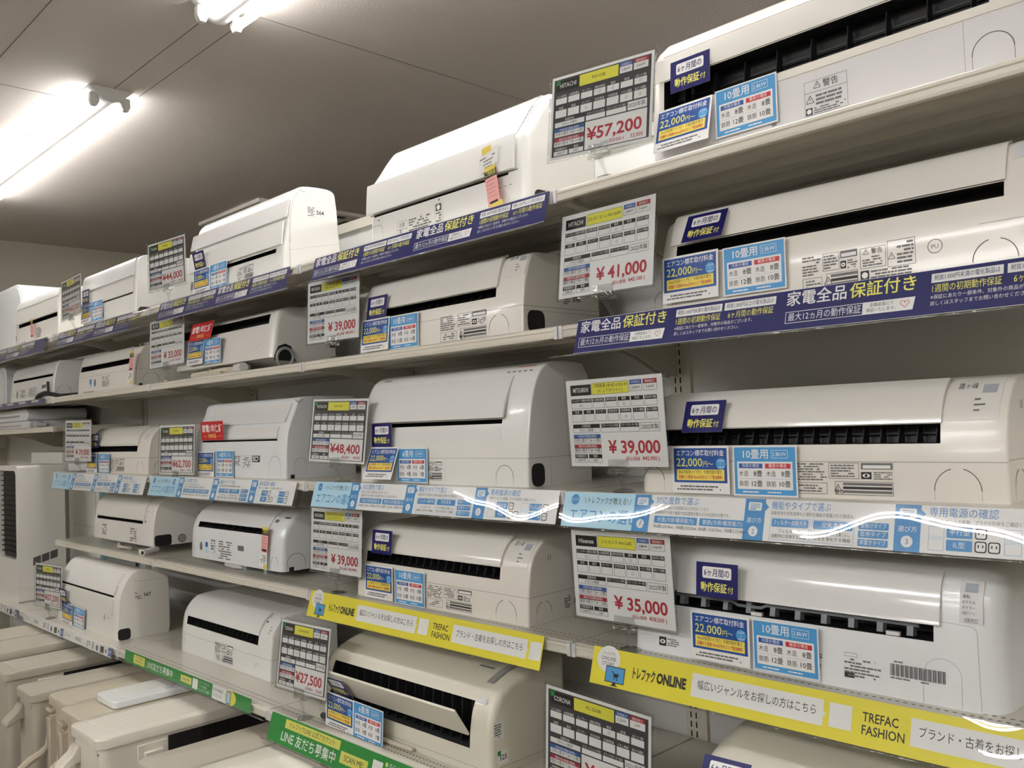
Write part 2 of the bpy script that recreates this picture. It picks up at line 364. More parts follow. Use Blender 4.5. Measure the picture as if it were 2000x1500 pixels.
def guide(pr, L):
    pr.rect(0, 0, L, 84, PAPER); full = L > 1000; k = 1.0
    tw = 286 if not full or L > 1200 else 216
    pr.rect(0, 0, tw, 84, PALE, 1); pr.disc(36, 18, 13, SKYD, 2); pr.text('サイズ?', 36, 21, 6, WHT, 3, 'c', w=22)
    pr.line(66, 12, 70, 26, 1, INK, 2); pr.text('トレファクが教える!', 78, 25, 14, INK, 2, w=118); pr.line(206, 12, 202, 26, 1, INK, 2)
    pr.text('エアコンの選び方', 24, 68, 28, SKYD, 2, w=236, bold=.006)
    if tw > 250: pr.disc(238, 20, 14, SKYD, 2); pr.text('種類?', 238, 23, 7, WHT, 3, 'c', w=22)
    xs = (286, 594, 902) if tw > 250 else (216, 500, 806)
    x = xs[0]; tabs(pr, x, 1); x += 60
    pr.text('対応畳数で選ぶ', x, 18, 14, SKYD, 2, w=112); pr.text('商品ごとに適したお部屋の広さが決まっており、', x, 30, 6.5, INKG, 2, w=140); pr.text('建築様式や冷房と暖房で対応畳数が異なるため注意が必要です。', x, 41, 6.5, INKG, 2, w=190)
    pr.rr(x, 46, x + 112, 62, 2, SKYD, 2); pr.text('木造(冷房/暖房能力)', x + 56, 58, 9, WHT, 3, 'c', w=96)
    pr.rr(x + 118, 46, x + 230, 62, 2, SKYD, 2); pr.text('鉄筋(冷房/暖房能力)', x + 174, 58, 9, WHT, 3, 'c', w=96)
    pr.text('約6畳:2.2/2.8kw、約8畳:2.5/3.2kw', x, 72, 6.5, INK, 2, w=112); pr.text('約6畳:～2.2/2.5kw、約8畳:2.2/2.8kw', x + 118, 72, 6.5, INK, 2, w=112)
    x = xs[1]; tabs(pr, x, 2); x += 60
    pr.text('機能やタイプで選ぶ', x, 18, 14, SKYD, 2, w=124); pr.text('自動洗浄や空気清浄など便利な機能が搭載された製品も。', x, 30, 6.5, INKG, 2, w=172)
    for q, (a, b1, b2) in enumerate((('フィルター自動洗浄', 'フィルターを', '自動的に洗浄する機能'), ('空気清浄', 'ホコリや花粉などを集じんし、', '空気を浄化する機能'))):
        xx = x + q * 88; pr.frame(xx, 36, xx + 84, 80, .6, SKYD, 2); pr.rr(xx + 3, 38, xx + 81, 54, 2, SKYD, 2); pr.text(a, xx + 42, 49, 8.5, WHT, 3, 'c', w=70)
        pr.text(b1, xx + 42, 65, 6.5, INK, 2, 'c', w=74); pr.text(b2, xx + 42, 75, 6.5, INK, 2, 'c', w=74)
    for q, a in enumerate(('壁掛けタイプ', '窓用タイプ', '床置きタイプ')): pr.rr(x + 180, 36 + q * 15.5, x + 236, 49 + q * 15.5, 2, SKYD, 2); pr.text(a, x + 208, 45.5 + q * 15.5, 8, WHT, 3, 'c', w=48)
    x = xs[2]; tabs(pr, x, 3); x += 60
    pr.text('専用電源の確認', x, 18, 14, SKYD, 2, w=112); pr.text('専用コンセントの有無、プラグの形状をご確認ください。', x, 30, 6.5, INKG, 2, w=172)
    for q, (v, a, b) in enumerate((('100V', '平行型', 'IL型'), ('200V', 'タンデム型', 'エルバー型'))):
        xx = x + q * 122; pr.frame(xx, 36, xx + 26, 78, .5, SKYD, 2); pr.text(v, xx + 13, 60, 9, PALE, 2, 'c')
        for j, s_ in enumerate((a, b)):
            pr.rr(xx + 30, 36 + 22 * j, xx + 72, 55 + 22 * j, 2, SKYD, 2); pr.text(s_, xx + 51, 49 + 22 * j, 9, WHT, 3, 'c', w=38); plug(pr, xx + 76, 36 + 22 * j)
            if q == 0 and j: plug(pr, xx + 97, 58)
def yellow(pr, L):
    pr.rect(0, 0, L, 84, YELB)
    pr.disc(48, 24, 34, WHT, 1, 30); pr.text('トレファクの', 48, 14, 6, INK, 2, 'c', w=34); pr.text('ONLINE', 48, 27, 9.5, INK, 2, 'c', w=44); pr.text('STORE', 48, 39, 9.5, INK, 2, 'c', w=38)
    pr.rect(44, 38, 100, 74, INK, 3); pr.rect(46, 40, 98, 72, SKY, 4); pr.poly([(68, 74), (76, 74), (78, 79), (86, 81), (58, 81), (66, 79)], INK, 3)
    pr.poly([(62, 49), (67, 49), (69, 53), (84, 53), (81, 62), (70, 62), (67, 52), (62, 51)], INK, 5); pr.disc(71, 66, 2, INK, 5); pr.disc(80, 66, 2, INK, 5)
    pr.text('トレファク', 122, 53, 22, INK, 1, w=62, bold=.03); pr.text('ONLINE', 188, 53, 23, INK, 1, w=78, bold=.05)
    def box(x, w_, s_): pr.rect(x, 16, x + w_, 64, WHT, 1); pr.poly([(x + w_, 36), (x + w_ + 6, 41), (x + w_, 46)], WHT, 1); pr.text(s_, x + w_ / 2, 45, 16, INK, 2, 'c', w=w_ - 30)
    box(280, 298, '幅広いジャンルをお探しの方はこちら'); pr.rect(590, 18, 634, 62, WHT, 1)
    pr.text('TREFAC', 654, 39, 18, INK, 1, w=66, bold=.012); pr.text('FASHION', 654, 62, 18, INK, 1, w=78, bold=.012)
    if L > 800: box(742, 290, 'ブランド・古着をお探しの方はこちら'); pr.rect(1042, 18, 1082, 62, WHT, 1)
def green(pr, L):
    pr.rect(0, 0, L, 84, GRN)
    pr.rect(90, 6, 396, 32, LIME, 1); pr.text('トレファクLINE 公式アカウント', 243, 25, 15, INK, 2, 'c', w=250)
    pr.text('LINE 友だち募集中', 80, 70, 29, WHT, 1, w=310, bold=.01)
    pr.rect(406, 30, 540, 62, LIME, 1); pr.text('SCAN ME!', 473, 53, 17, INK, 2, 'c', w=104); pr.rect(560, 18, 606, 64, WHT, 1)
    for q, s_ in enumerate(('ポイントがたまる', 'クーポン配布', 'キャンペーン情報')): pr.disc(622, 19 + q * 22, 6, LIME, 1); pr.text(s_, 634, 24 + q * 22, 12, WHT, 1, w=100)
def green2(pr, L):
    pr.rect(0, 0, L, 48, GRN)
    pr.rect(92, 6, 205, 40, LIME, 1); pr.text('トレファクLINE', 148, 18, 8, INK, 2, 'c', w=90); pr.text('公式アカウント', 148, 33, 8, INK, 2, 'c', w=90)
    pr.text('LINE友だち募集中', 226, 35, 24, WHT, 1, w=305, bold=.012); pr.rect(540, 10, 630, 34, LIME, 1); pr.text('SCAN ME!', 585, 27, 11, INK, 2, 'c', w=74); pr.rect(640, 6, 682, 42, WHT, 1)
    for q, s_ in enumerate(('ポイントがたまる', 'クーポン配信', 'キャンペーン情報')): pr.text(s_, 694, 15 + q * 13, 8, WHT, 1, w=96)
    pr.rect(798, 0, 940, 48, WHT, 1); pr.text('スマホ会員が', 804, 20, 10, INK, 2, w=90); pr.text('ついてくる!', 804, 38, 10, INK, 2, w=84); pr.disc(935, 24, 40, YEL, 2, 24); pr.rr(905, 4, 937, 46, 4, INK, 3); pr.rr(908, 7, 934, 43, 3, PALE, 4)
def strip(pr, L):
    pr.rect(0, 0, L, 44, WHT); x = 14
    for k in range(2):
        pr.ring(x + 12, 22, 11, 2, INKG, 1); pr.text('どっち', x + 32, 28, 13, INK, 1, w=50); pr.text('買取強化', x + 150, 30, 15, INK, 1, w=130); pr.blur(x + 300, 10, x + 350, 36, 3, 5 + k, INKG)
        pr.rect(x + 370, 6, x + 380, 38, INKG, 1); pr.disc(x + 425, 26, 13, LILAC, 1); pr.rect(x + 465, 10, x + 505, 38, BLK, 1); pr.disc(x + 530, 24, 9, INKG, 1); pr.rect(x + 556, 5, x + 600, 40, BLU, 1); pr.text('査定', x + 578, 28, 14, WHT, 2, 'c', w=36)
        x += 615
def banner(x0, x1, ztop, fn, label, xs0=None, xs1=None, y=1.6265, tilt=.29, H=86):
    t = thing('shelf_banner', label, 'banner', (x0, y, ztop), Matrix.Rotation(-tilt, 4, 'X'))
    L = (x1 - x0) * 1000; a = ((xs0 if xs0 is not None else x0 - .004) - x0); b = ((xs1 if xs1 is not None else x1 + .004) - x0)
    mb = MB(); fn(Pr(mb, flat(.001, 0, 0, -1), -1), L); mb.build('printed_strip', t, recalc=False, smooth=0)
    h = H / 1000
    mb = MB(); n = 140
    vs = []; rg = random.Random(int(x0 * 100)); ph = rg.random() * 6
    for i in range(n + 1):
        x = a + (b - a) * i / n; tv = .024 * math.sin(x * 12.5 + ph) + .007 * math.sin(x * 29 + 2 * ph)
        for j in range(9): v = j / 8; vs.append((x, -.0038 - .0024 * v * (1 - v) + tv * h * (.5 - v), .003 - (h + .004) * v))
    mb.add(vs, [(i * 9 + j, i * 9 + j + 1, (i + 1) * 9 + j + 1, (i + 1) * 9 + j) for i in range(n) for j in range(8)], CLEAR)
    mb.box(a, b, -.0036, .0012, -h - .002, -h - .0008, ACRYL); mb.build('clear_sleeve', t, recalc=False, smooth=60)
    return t
banner(-2.585, -1.505, 2.122, navy, 'navy warranty banner on the top shelf edge, second bay from right', -2.68, -1.503)
banner(-3.832, -2.744, 2.122, navy, 'navy warranty banner on the top shelf edge, third bay from right', -3.96, -2.712)
banner(-5.141, -4.137, 2.122, navy, 'navy warranty banner on the top shelf edge, fourth bay from right', -5.25, -4.0)
banner(-6.62, -5.34, 2.122, navy, 'navy warranty banner at the far left of the top shelf edge', -6.63, -5.31)
banner(-1.427, -.347, 1.787, navy, 'large navy warranty banner on the second shelf edge, rightmost bay', -1.505, -.31)
banner(-6.62, -5.36, 1.777, navy, 'navy banner at the far left of the second shelf edge', -6.63, -5.31, tilt=.1, H=30) if False else None
banner(-1.492, -.31, 1.374, guide, 'blue and white choosing guide banner on the third shelf edge, rightmost bay', -1.498, -.305)
banner(-2.624, -1.51, 1.376, guide, 'blue and white choosing guide banner on the third shelf, second bay from right', -2.688, -1.504)
banner(-3.961, -2.743, 1.372, guide, 'blue and white choosing guide banner on the third shelf, third bay from right', -3.97, -2.715)
banner(-5.249, -4.016, 1.370, guide, 'blue and white choosing guide banner on the third shelf, fourth bay from right', -5.255, -4.0)
banner(-1.420, -.33, 1.012, yellow, 'yellow online shop banner on the fourth shelf edge, rightmost bay', -1.50, -.31)
banner(-2.67, -1.584, 1.010, yellow, 'yellow online shop banner on the fourth shelf edge, second bay from right', -2.69, -1.503)
banner(-2.66, -1.56, .650, green, 'wide green chat app banner on the lowest shelf edge, second bay from right', -2.695, -1.51, 1.4635)
banner(-3.876, -2.795, .662, green2, 'narrow green chat app banner on the lowest shelf edge, third bay from right', -3.97, -2.71, 1.4625, .12, 50)
banner(-5.251, -4.03, .645, strip, 'white buying notice strip on the lowest shelf edge, fourth bay from right', -5.255, -4.0, 1.4625, .12, 46)
banner(-6.6, -5.37, .645, strip, 'white buying notice strip at the far left of the lowest shelf edge', -6.61, -5.33, 1.4625, .12, 46)
def navy_low(pr, L):
    pr.rect(0, 0, L, 30, NAVYB)
    for k in range(5): pr.rect(20 + k * 240, 4, 150 + k * 240, 13, WHT, 1); pr.rect(20 + k * 240, 17, 210 + k * 240, 25, LILAC, 1)
banner(-6.62, -5.40, 1.783, navy_low, 'narrow navy strip at the far left of the second shelf edge', -6.63, -5.33, tilt=.12, H=31)

# ------------------------------------------------------------------ price cards on clip stands
HA = ['フィルター自動お掃除', 'AI自動運転', '自動内部乾燥', '暖房', '除湿', '換気お知らせ機能']
HAD = ['フィルター自動お掃除', 'AI自動運転', 'センサー', '自動内部乾燥', '暖房', '除湿', '人感センサー機能']
HB = ['加湿', '換気', 'センサー', '空気清浄', '内部乾燥', 'イオン機能', '省エネ運転']
def card_sheet(style, brand, name, price, sub, year, marks, mb):
    pr = Pr(mb, flat(.001, -.1485, .105, -1), -1); dk = style == 'dark'
    pr.rect(0, 0, 297, 210, PAPER, 0)
    if dk: pr.rect(7, 7, 290, 203, CHAR, 1)
    def cell(x0, y0, x1, y1, head, hb=None, hh=8, body=None, ht=None):
        if not dk or hb: pr.rect(x0, y0, x1, y0 + hh, hb or BLK, 2)
        if head: pr.text(head, (x0 + x1) / 2, y0 + hh - 2, 5.5, WHT, 3, 'c', w=x1 - x0 - 4)
        if dk: pr.rect(x0, y0 + hh, x1, y1, PAPER, 2)
        else: pr.frame(x0, y0 + hh, x1, y1, .7, INK, 2)
        if body == 'o': pr.ring((x0 + x1) / 2, (y0 + hh + y1) / 2, 3.4, .9, INKG, 3)
        elif body: pr.text(body, (x0 + x1) / 2, (y0 + hh + y1) / 2 + 2.6, ht or 6, INK, 3, 'c', w=x1 - x0 - 5)
    pr.rect(14, 12, 82, 38, BLK, 2)
    if dk: pr.rect(14, 9, 26, 22, GRNT, 3)
    pr.text(brand, 50 if dk else 48, 30, 12, WHT, 3, 'c', w=50, bold=.01)
    pr.rect(85, 10, 199, 38, YEL, 2)
    if not dk: pr.frame(85, 10, 199, 38, .7, INK, 3)
    for i, s_ in enumerate(name): pr.text(s_, 142, (27 if len(name) == 1 else 21) + 12 * i, 8, INK, 3, 'c', w=104)
    cell(203, 9, 238, 35, '冷房能力', BLU, 10, '2.2kW' if brand == 'CORONA' else '2.8kW', 7); cell(242, 9, 282, 35, '暖房能力', REDH, 10, 'kW' if brand == 'CORONA' else '3.6kW', 7)
    if dk:
        xs = [14 + 38.6 * i for i in range(7)]
        for i, x in enumerate(xs): cell(x, 45, x + 34, 71, HAD[i], None, 11, 'o' if ('a', i) in marks else None)
        for i, x in enumerate(xs): cell(x, 75, x + 34, 105, HB[i], None, 11, 'o' if ('b', i) in marks else None)
        c3 = [(14, 104), (109, 165), (169, 225)]
    else:
        cell(14, 46, 82, 70, HA[0], None, 9, 'なし')
        for i in range(5): x = 85 + 39.6 * i; cell(x, 46, x + 36, 70, HA[i + 1], None, 9, 'o' if i == 2 else None)
        for i in range(7): x = 14 + 38.6 * i; cell(x, 74, x + 34, 102, HB[i], None, 9, 'o' if i == 4 else None)
        c3 = [(14, 102), (106, 162), (166, 222)]
    for (a, b), s_, bd in zip(c3, ('設置目安', 'スマートフォン対応', 'スマートスピーカー対応'), ('おもに10畳用', '', '')): cell(a, 108, b, 129, s_, None, 9, bd)
    if dk: pr.rect(229, 109, 282, 129, PAPER, 2)
    else: pr.frame(226, 108, 282, 129, .7, INK, 2)
    pr.text(year, 254, 123, 10.5, INK, 3, 'c', w=48)
    x1 = 104 if dk else 102
    cell(14, 133, x1, 154, '冷房対応畳数(鉄筋)', BLU, 9, '冷房12畳まで(8～12畳)', 7); cell(14, 157, x1, 178, '暖房対応畳数(鉄筋)', REDH, 9, '暖房10畳まで(8～10畳)', 7)
    m = (14 + x1) / 2; cell(14, 181, m - 2, 201, '年間電気代', None, 9, '24801円', 6); cell(m + 2, 181, x1, 201, '電源', None, 9, '100V', 6)
    if dk: pr.rect(108, 132, 283, 201, PAPER, 2)
    x0, x2 = (113, 280) if dk else (124, 284)
    pr.text(price if dk else price.replace('¥', '¥ '), x0 if len(price) > 2 else x0 + 4, 178, 32, PRICE, 3, w=x2 - x0, bold=.022, res=3, cond=1.16 if dk else 1.05)
    if sub: pr.text(sub[0], 222 if dk else 218, 195, 8, PRICE, 3, 'r', w=44); pr.text(sub[1], 274, 195, 10, PRICE, 3, 'r', w=52, bold=.01)
def price_card(X, Y, Z, yaw, tilt, roll, style, brand, name, price, sub, year, marks, label, zs, note):
    M = pose(yaw, tilt, roll)
    t = thing('price_card', label, 'price card', (X, Y, Z), M, 'price cards on clip stands')
    mb = MB(); card_sheet(style, brand, name, price, sub, year, marks, mb); mb.build('printed_sheet', t, recalc=False, smooth=0)
    mb = MB(); mb.box(-.1535, .1535, -.0032, -.0026, -.110, .113, CLEARC)
    for a in (-.1535, .1523): mb.box(a, a + .0012, -.0036, .0022, -.110, .113, ACRYL)
    mb.box(-.1535, .1535, -.0036, .0022, -.1112, -.110, ACRYL); mb.build('clear_case', t, recalc=False, smooth=0)
    mb = MB(); mb.box(-.1485, .1485, .0004, .0010, -.105, .105, PAPER); mb.build('backing_sheet', t, smooth=0)
    # stand
    bot = Vector((X, Y, Z)) + M.to_3x3() @ Vector((.006, 0, -.112))
    yb = 1.661 if zs > .7 else 1.5
    s = thing('card_stand', f'clear clip stand holding the {note}', 'card stand', (bot.x, yb, zs), group='clear clip stands')
    d = bot - Vector((bot.x, yb, zs))
    mb = MB(); mb.tube([(0, 0, .0005), (0, 0, .003), (0, 0, .006)], [.026, .026, .02], ACRYL, 20); mb.build('foot_disc', s)
    mb = MB(); mb.tube([(0, 0, .006), (d.x * .5, d.y * .5, max(.012, (d.z - .02) * .6)), (d.x, d.y, max(.016, d.z - .012))], [.0035, .004, .0075], ACRYL, 10); mb.build('stem', s)
    mb = MB()
    for a in (-.030, .018): mb.tube([(d.x + a, d.y - .003, d.z - .006), (d.x + a + .012, d.y - .003, d.z - .006)], .0075, ACRYL, 10)
    mb.tube([(d.x - .034, d.y - .003, d.z - .006), (d.x + .034, d.y - .003, d.z - .006)], .0042, ACRYL, 8)
    mb.box(d.x - .03, d.x + .03, d.y - .0066, d.y - .0056, d.z - .004, d.z + .024, ACRYL); mb.build('clip', s)
    return t
def onY(x, y, z, Yn):
    k = Yn / y; return x * k, Yn, 1.55 + (z - 1.55) * k
CARDS = [
 (-1.300, 1.587, 2.265, .086, .072, .051, 'dark', 'HITACHI', ['RAS-E28J'], '¥57,200', ('(税抜価格 ¥', '52,000'), '2020年製', {('a', 3), ('a', 4), ('a', 6), ('b', 2), ('b', 5), ('b', 6)}, 'dark price card reading 57,200 yen, tallest card on the top shelf', 1, 'dark 57,200 yen card on the top shelf'),
 (-1.315, 1.602, 1.941, -.035, .115, .011, 'white', 'HITACHI', ['日立 白くまくん RAS-AJ28M'], '¥41,000', ('(税込価格', '¥45,100 )'), '2022年製', set(), 'white price card reading 41,000 yen on the second shelf', 2, '41,000 yen card'),
 (-1.333, 1.631, 1.540, -.028, -.046, -.002, 'white', 'MITSUBISHI', ['三菱電機 霧ヶ峰 MSZ-GV2821-W', '[ピュアホワイト]'], '¥39,000', ('(税込価格', '¥42,900 )'), '2022年製', set(), 'white price card reading 39,000 yen above the rightmost blue guide banner', 3, '39,000 yen card above the rightmost guide banner'),
 (-1.334, 1.630, 1.179, -.008, -.028, -.008, 'white', 'Hisense', ['ハイセンス HA-S28E'], '¥35,000', ('(税込価格', '¥38,500 )'), '2022年製', set(), 'white price card reading 35,000 yen on the fourth shelf', 4, '35,000 yen card'),
 (-2.534, 1.504, .830, -.018, .146, -.029, 'dark', 'CORONA', ['CSH-W2219R'], '¥27,500', ('(税抜価格 ¥', '25,000'), '2019年製', {('a', 4), ('a', 6), ('b', 2)}, 'dark price card reading 27,500 yen on the lowest shelf', 5, '27,500 yen card'),
 (-1.345, 1.530, .818, .032, -.001, .062, 'dark', 'CORONA', ['RC-2220R'], '¥', None, '2021年製', {('a', 4)}, 'dark price card cut off by the bottom edge of the photo', 5, 'dark card at the bottom edge of the photo'),
 (-2.573, 1.663, 1.176, .013, .053, .003, 'white', 'MITSUBISHI', ['三菱電機 霧ヶ峰 MSZ-GV2822-W', '[ピュアホワイト]'], '¥39,000', ('(税込価格', '¥42,900 )'), '2022年製', set(), 'white price card reading 39,000 yen just above the left yellow banner', 4, '39,000 yen card above the left yellow banner'),
 (-2.521, 1.652, 1.543, .068, .107, .037, 'dark', 'HITACHI', ['RAS-X22K'], '¥48,400', ('(税抜価格 ¥', '44,000'), '2022年製', {('a', 2), ('a', 4), ('b', 2), ('b', 6)}, 'dark price card reading 48,400 yen on the third shelf', 3, '48,400 yen card'),
 (-2.540, 1.658, 1.948, .028, .043, .012, 'white', 'MITSUBISHI', ['三菱電機 霧ヶ峰', 'MSZ-GV2822-W'], '¥39,000', ('(税込価格', '¥42,900 )'), '2022年製', set(), 'white price card reading 39,000 yen on the second shelf, glare across its case', 2, '39,000 yen card on the second shelf'),
 (-3.858, 1.660, 1.959, .087, .045, -.022, 'white', '富士通', ['富士通ゼネラル', 'AS-C22'], '¥33,000', ('(税込価格', '¥36,300 )'), '2022年製', set(), 'white price card reading 33,000 yen on the second shelf', 2, '33,000 yen card'),
 (-3.833, 1.657, 2.301, .125, 0, -.015, 'dark', 'TOSHIBA', ['RAS-E225'], '¥44,000', ('(税抜価格 ¥', '40,000'), '2020年製', set(), 'dark price card reading 44,000 yen on the top shelf', 1, '44,000 yen card'),
 (-5.009, 1.645, 2.300, -.001, .01, -.036, 'dark', 'SHARP', ['AY-N28'], '¥60,500', ('(税抜価格 ¥', '55,000'), '2021年製', set(), 'dark price card reading 60,500 yen, farthest left on the top shelf', 1, '60,500 yen card'),
 (-3.748, 1.645, 1.486, .07, .041, .001, 'dark', 'TOSHIBA', ['RAS-H402'], '¥62,700', ('(税抜価格 ¥', '57,000'), '2020年製', set(), 'dark price card reading 62,700 yen on the third shelf', 3, '62,700 yen card'),
 (-4.931, 1.640, 1.540, .099, .019, .02, 'white', 'MITSUBISHI', ['三菱電機 霧ヶ峰', 'MSZ-GV2822-W'], '¥39,000', ('(税込価格', '¥42,900 )'), '2022年製', set(), 'pinkish white price card reading 39,000 yen, farthest left on the third shelf', 3, 'leftmost 39,000 yen card'),
 (-4.957, 1.492, .811, .115, .033, -.005, 'dark', 'DAIKIN', ['S22UTES'], '¥57,200', ('(税抜価格 ¥', '52,000'), '2020年製', set(), 'dark price card reading 57,200 yen beside the tall white window unit', 5, 'dark 57,200 yen card on the lowest shelf'),
]
for c in CARDS:
    X, Y, Z = c[:3]; ymin = 1.645 if c[14] < 5 else 1.49
    if Y < ymin: X, Y, Z = onY(X, Y, Z, ymin)
    price_card(X, Y, Z, *c[3:14], ZR[c[14]], c[15])

# ------------------------------------------------------------------ indoor units
def chaikin(p, n=2):
    for _ in range(n):
        q = [p[0]]
        for a, b in zip(p[:-1], p[1:]): q += [(a[0] * .75 + b[0] * .25, a[1] * .75 + b[1] * .25), (a[0] * .25 + b[0] * .75, a[1] * .25 + b[1] * .75)]
        p = q + [p[-1]]
    return p
def ins_z(p, z):
    for i in range(len(p) - 1):
        if abs(p[i][1] - z) < 1e-5: return p
        if p[i][1] < z < p[i + 1][1]:
            k = (z - p[i][1]) / (p[i + 1][1] - p[i][1]); return p[:i + 1] + [(p[i][0] + k * (p[i + 1][0] - p[i][0]), z)] + p[i + 1:]
    return p
def yat(p, z):
    for i in range(len(p) - 1):
        if p[i][1] <= z <= p[i + 1][1]: k = (z - p[i][1]) / max(1e-6, p[i + 1][1] - p[i][1]); return p[i][0] + k * (p[i + 1][0] - p[i][0])
    return p[0][0]
ALL = {}
def offn(F):
    def f(x, z, lay):
        a, b = yat(F, z - .004), yat(F, z + .004); l = math.hypot(b - a, .008); k = .0028 + lay * .0002
        return (x, yat(F, z) - .008 / l * k, z + (b - a) / l * k)
    return f
def unit(key, label, X0, X1, row, front, D, zb, slot, panels, mat, Y=1.688, dz=0.0, yaw=0.0, rl=.006, rr=.006, disp=None, extra=None, depth=.06, fins=0, finmat=None, seam=None, base=None, pmat=None, sm=2, group='indoor air conditioners on the shelves'):
    W = X1 - X0; t = thing('indoor_air_conditioner', label, 'air conditioner', (X0, Y, ZR[row] + dz), Matrix.Rotation(yaw, 4, 'Z'), group)
    F = chaikin(front, sm)
    for z in (slot[2], slot[3]): F = ins_z(F, z)
    for z, *_ in (seam or []): F = ins_z(F, z)
    H = max(p[1] for p in F); loop = F + [(D, zb), (D, 0)]; N = len(loop); nf = len(F)
    st = sorted({0, rl * .12, rl * .45, rl, W - rr, W - rr * .45, W - rr * .12, W, slot[0], slot[1]})
    def inset(x):
        e = 0
        if x < rl: q = 1 - x / rl; e = rl * (1 - math.sqrt(max(0, 1 - q * q)))
        if x > W - rr: q = 1 - (W - x) / rr; e = max(e, rr * (1 - math.sqrt(max(0, 1 - q * q))))
        return e
    mb = MB(); vs = []
    for x in st:
        e = inset(x)
        for (y, z) in loop: vs.append((x, D / 2 + (y - D / 2) * (1 - 2 * e / D), z * (1 - e / H)))
    fs = []; basef = []
    for k in range(len(st) - 1):
        for i in range(N):
            j = (i + 1) % N
            if i < nf - 1 and st[k] >= slot[0] - 1e-6 and st[k + 1] <= slot[1] + 1e-6 and loop[i][1] >= slot[2] - 1e-6 and loop[j][1] <= slot[3] + 1e-6: continue
            f = (k * N + i, k * N + j, (k + 1) * N + j, (k + 1) * N + i)
            (basef if base and i < nf - 1 and loop[j][1] <= base + 1e-6 else fs).append(f)
    fs += [tuple(range(N)), tuple(range((len(st) - 1) * N, len(st) * N))[::-1]]
    b0 = len(mb.v); mb.add(vs, fs, mat)
    if basef:
        kk = mb.mi(P_BASE)
        for f in basef: mb.f.append([b0 + i for i in f]); mb.m.append(kk)
    mb.build('body', t, smooth=38)
    S = [p for p in F if slot[2] - 1e-6 <= p[1] <= slot[3] + 1e-6]
    # air outlet recess
    mb = MB(); a, b = slot[0], slot[1]; n = len(S); q = [(p[0] + depth, p[1]) for p in S]
    mb.add([(a, *p) for p in S] + [(a, *p) for p in q[::-1]], [tuple(range(2 * n))], DARK); mb.add([(b, *p) for p in S] + [(b, *p) for p in q[::-1]], [tuple(range(2 * n))], DARK)
    mb.add([(a, *q[0]), (b, *q[0]), (b, *q[-1]), (a, *q[-1])], [(0, 1, 2, 3)], DARK)
    for e in (0, -1): mb.add([(a, *S[e]), (b, *S[e]), (b, *q[e]), (a, *q[e])], [(0, 1, 2, 3)], DARK)
    mb.build('air_outlet', t, recalc=False, smooth=0)
    if fins:
        mb = MB(); fm = finmat or VANE; za, zc = slot[2], slot[3]
        for i in range(fins):
            x = slot[0] + (slot[1] - slot[0]) * (i + .5) / fins; y = yat(F, za)
            mb.prism([(y + .022, za), (y + depth * .9, za), (y + depth * .9, zc), (y + .034, zc - .006)], x, x + .002, fm)
        mb.box(slot[0] + .004, slot[1] - .004, yat(F, za) + depth * .82, yat(F, za) + depth * .88, (za + zc) / 2 - .002, (za + zc) / 2 + .002, fm)
        mb.build('louver_vanes', t, smooth=0)
    for (xa, xb, za, end, t0, t1, pm, nm) in panels:
        G = ins_z(F, za); i0 = min(range(len(G)), key=lambda i: abs(G[i][1] - za)); pts = []
        for i in range(i0, len(G)):
            if (end[0] == 'z' and G[i][1] > end[1]) or (end[0] == 'y' and G[i][0] > end[1]): break
            pts.append(G[i])
        ou, inn = [], []
        for i, p in enumerate(pts):
            A, B = pts[max(i - 1, 0)], pts[min(i + 1, len(pts) - 1)]; dy, dz_ = B[0] - A[0], B[1] - A[1]; l = math.hypot(dy, dz_) or 1
            ny, nz = -dz_ / l, dy / l; k = i / max(1, len(pts) - 1); th = t0 + (t1 - t0) * k
            ou.append((p[0] + ny * th, p[1] + nz * th)); inn.append((p[0] + ny * max(.0012, th - .007), p[1] + nz * max(.0012, th - .007)))
        mb = MB(); mb.prism(ou + inn[::-1], xa, xb, pm); mb.build(nm, t, smooth=24)
        if t0 > .004:
            mb = MB(); mb.prism([(p[0] * .999, p[1]) for p in ou[1:-1]] + inn[::-1], xb + .0015, xb + .011, DARK) if False else None
    fr = lambda x, z, lay: (x, yat(F, z) - .0005 - lay * .0002, z)
    sd = lambda y, z, lay: (W + .0005 + lay * .0002, y, z)
    for (z, xa, xb) in (seam or []):
        mb = MB(); Pr(mb, fr).rect(xa * W, z - .0007, xb * W, z + .0007, SEAM); mb.build('seam_line', t, recalc=False, smooth=0)
    if disp:   # display cover strip, follows the curve
        xa, xb, za, ytop = disp[:4]; mb = MB(); G = [p for p in ins_z(F, za) if p[1] >= za - 1e-6 and p[0] <= ytop]; m = len(G)
        mb.prism([(p[0] - .0012, p[1] + (.0008 if i > m // 2 else 0)) for i, p in enumerate(G)] + [(p[0] + .001, p[1] - .001) for p in G[::-1]], xa, xb, disp[4] if len(disp) > 4 else P_DISP); dp = mb.build('display_cover', t, smooth=30)
        mb = MB(); k = xb - xa; pr = Pr(mb, offn(F)); zt = G[-1][1]
        zz = lambda f: za + (zt - za) * f
        if len(disp) > 5: pr.rect(xa + k * .62, zz(.62), xa + k * .9, zz(.82), P_LCD); pr.text(disp[5], xa + k * .12, zz(.74), .009, INKG, 0, w=k * .4)
        for q in range(3): pr.rect(xa + k * .5, zz(.2 + .13 * q), xa + k * (.62 + .1 * (q % 2)), zz(.235 + .13 * q), INKG)
        mb.build('indicator_print', dp, recalc=False, smooth=0)
    if extra: extra(t, F, W, fr, sd, D)
    ALL[key] = t
    return t
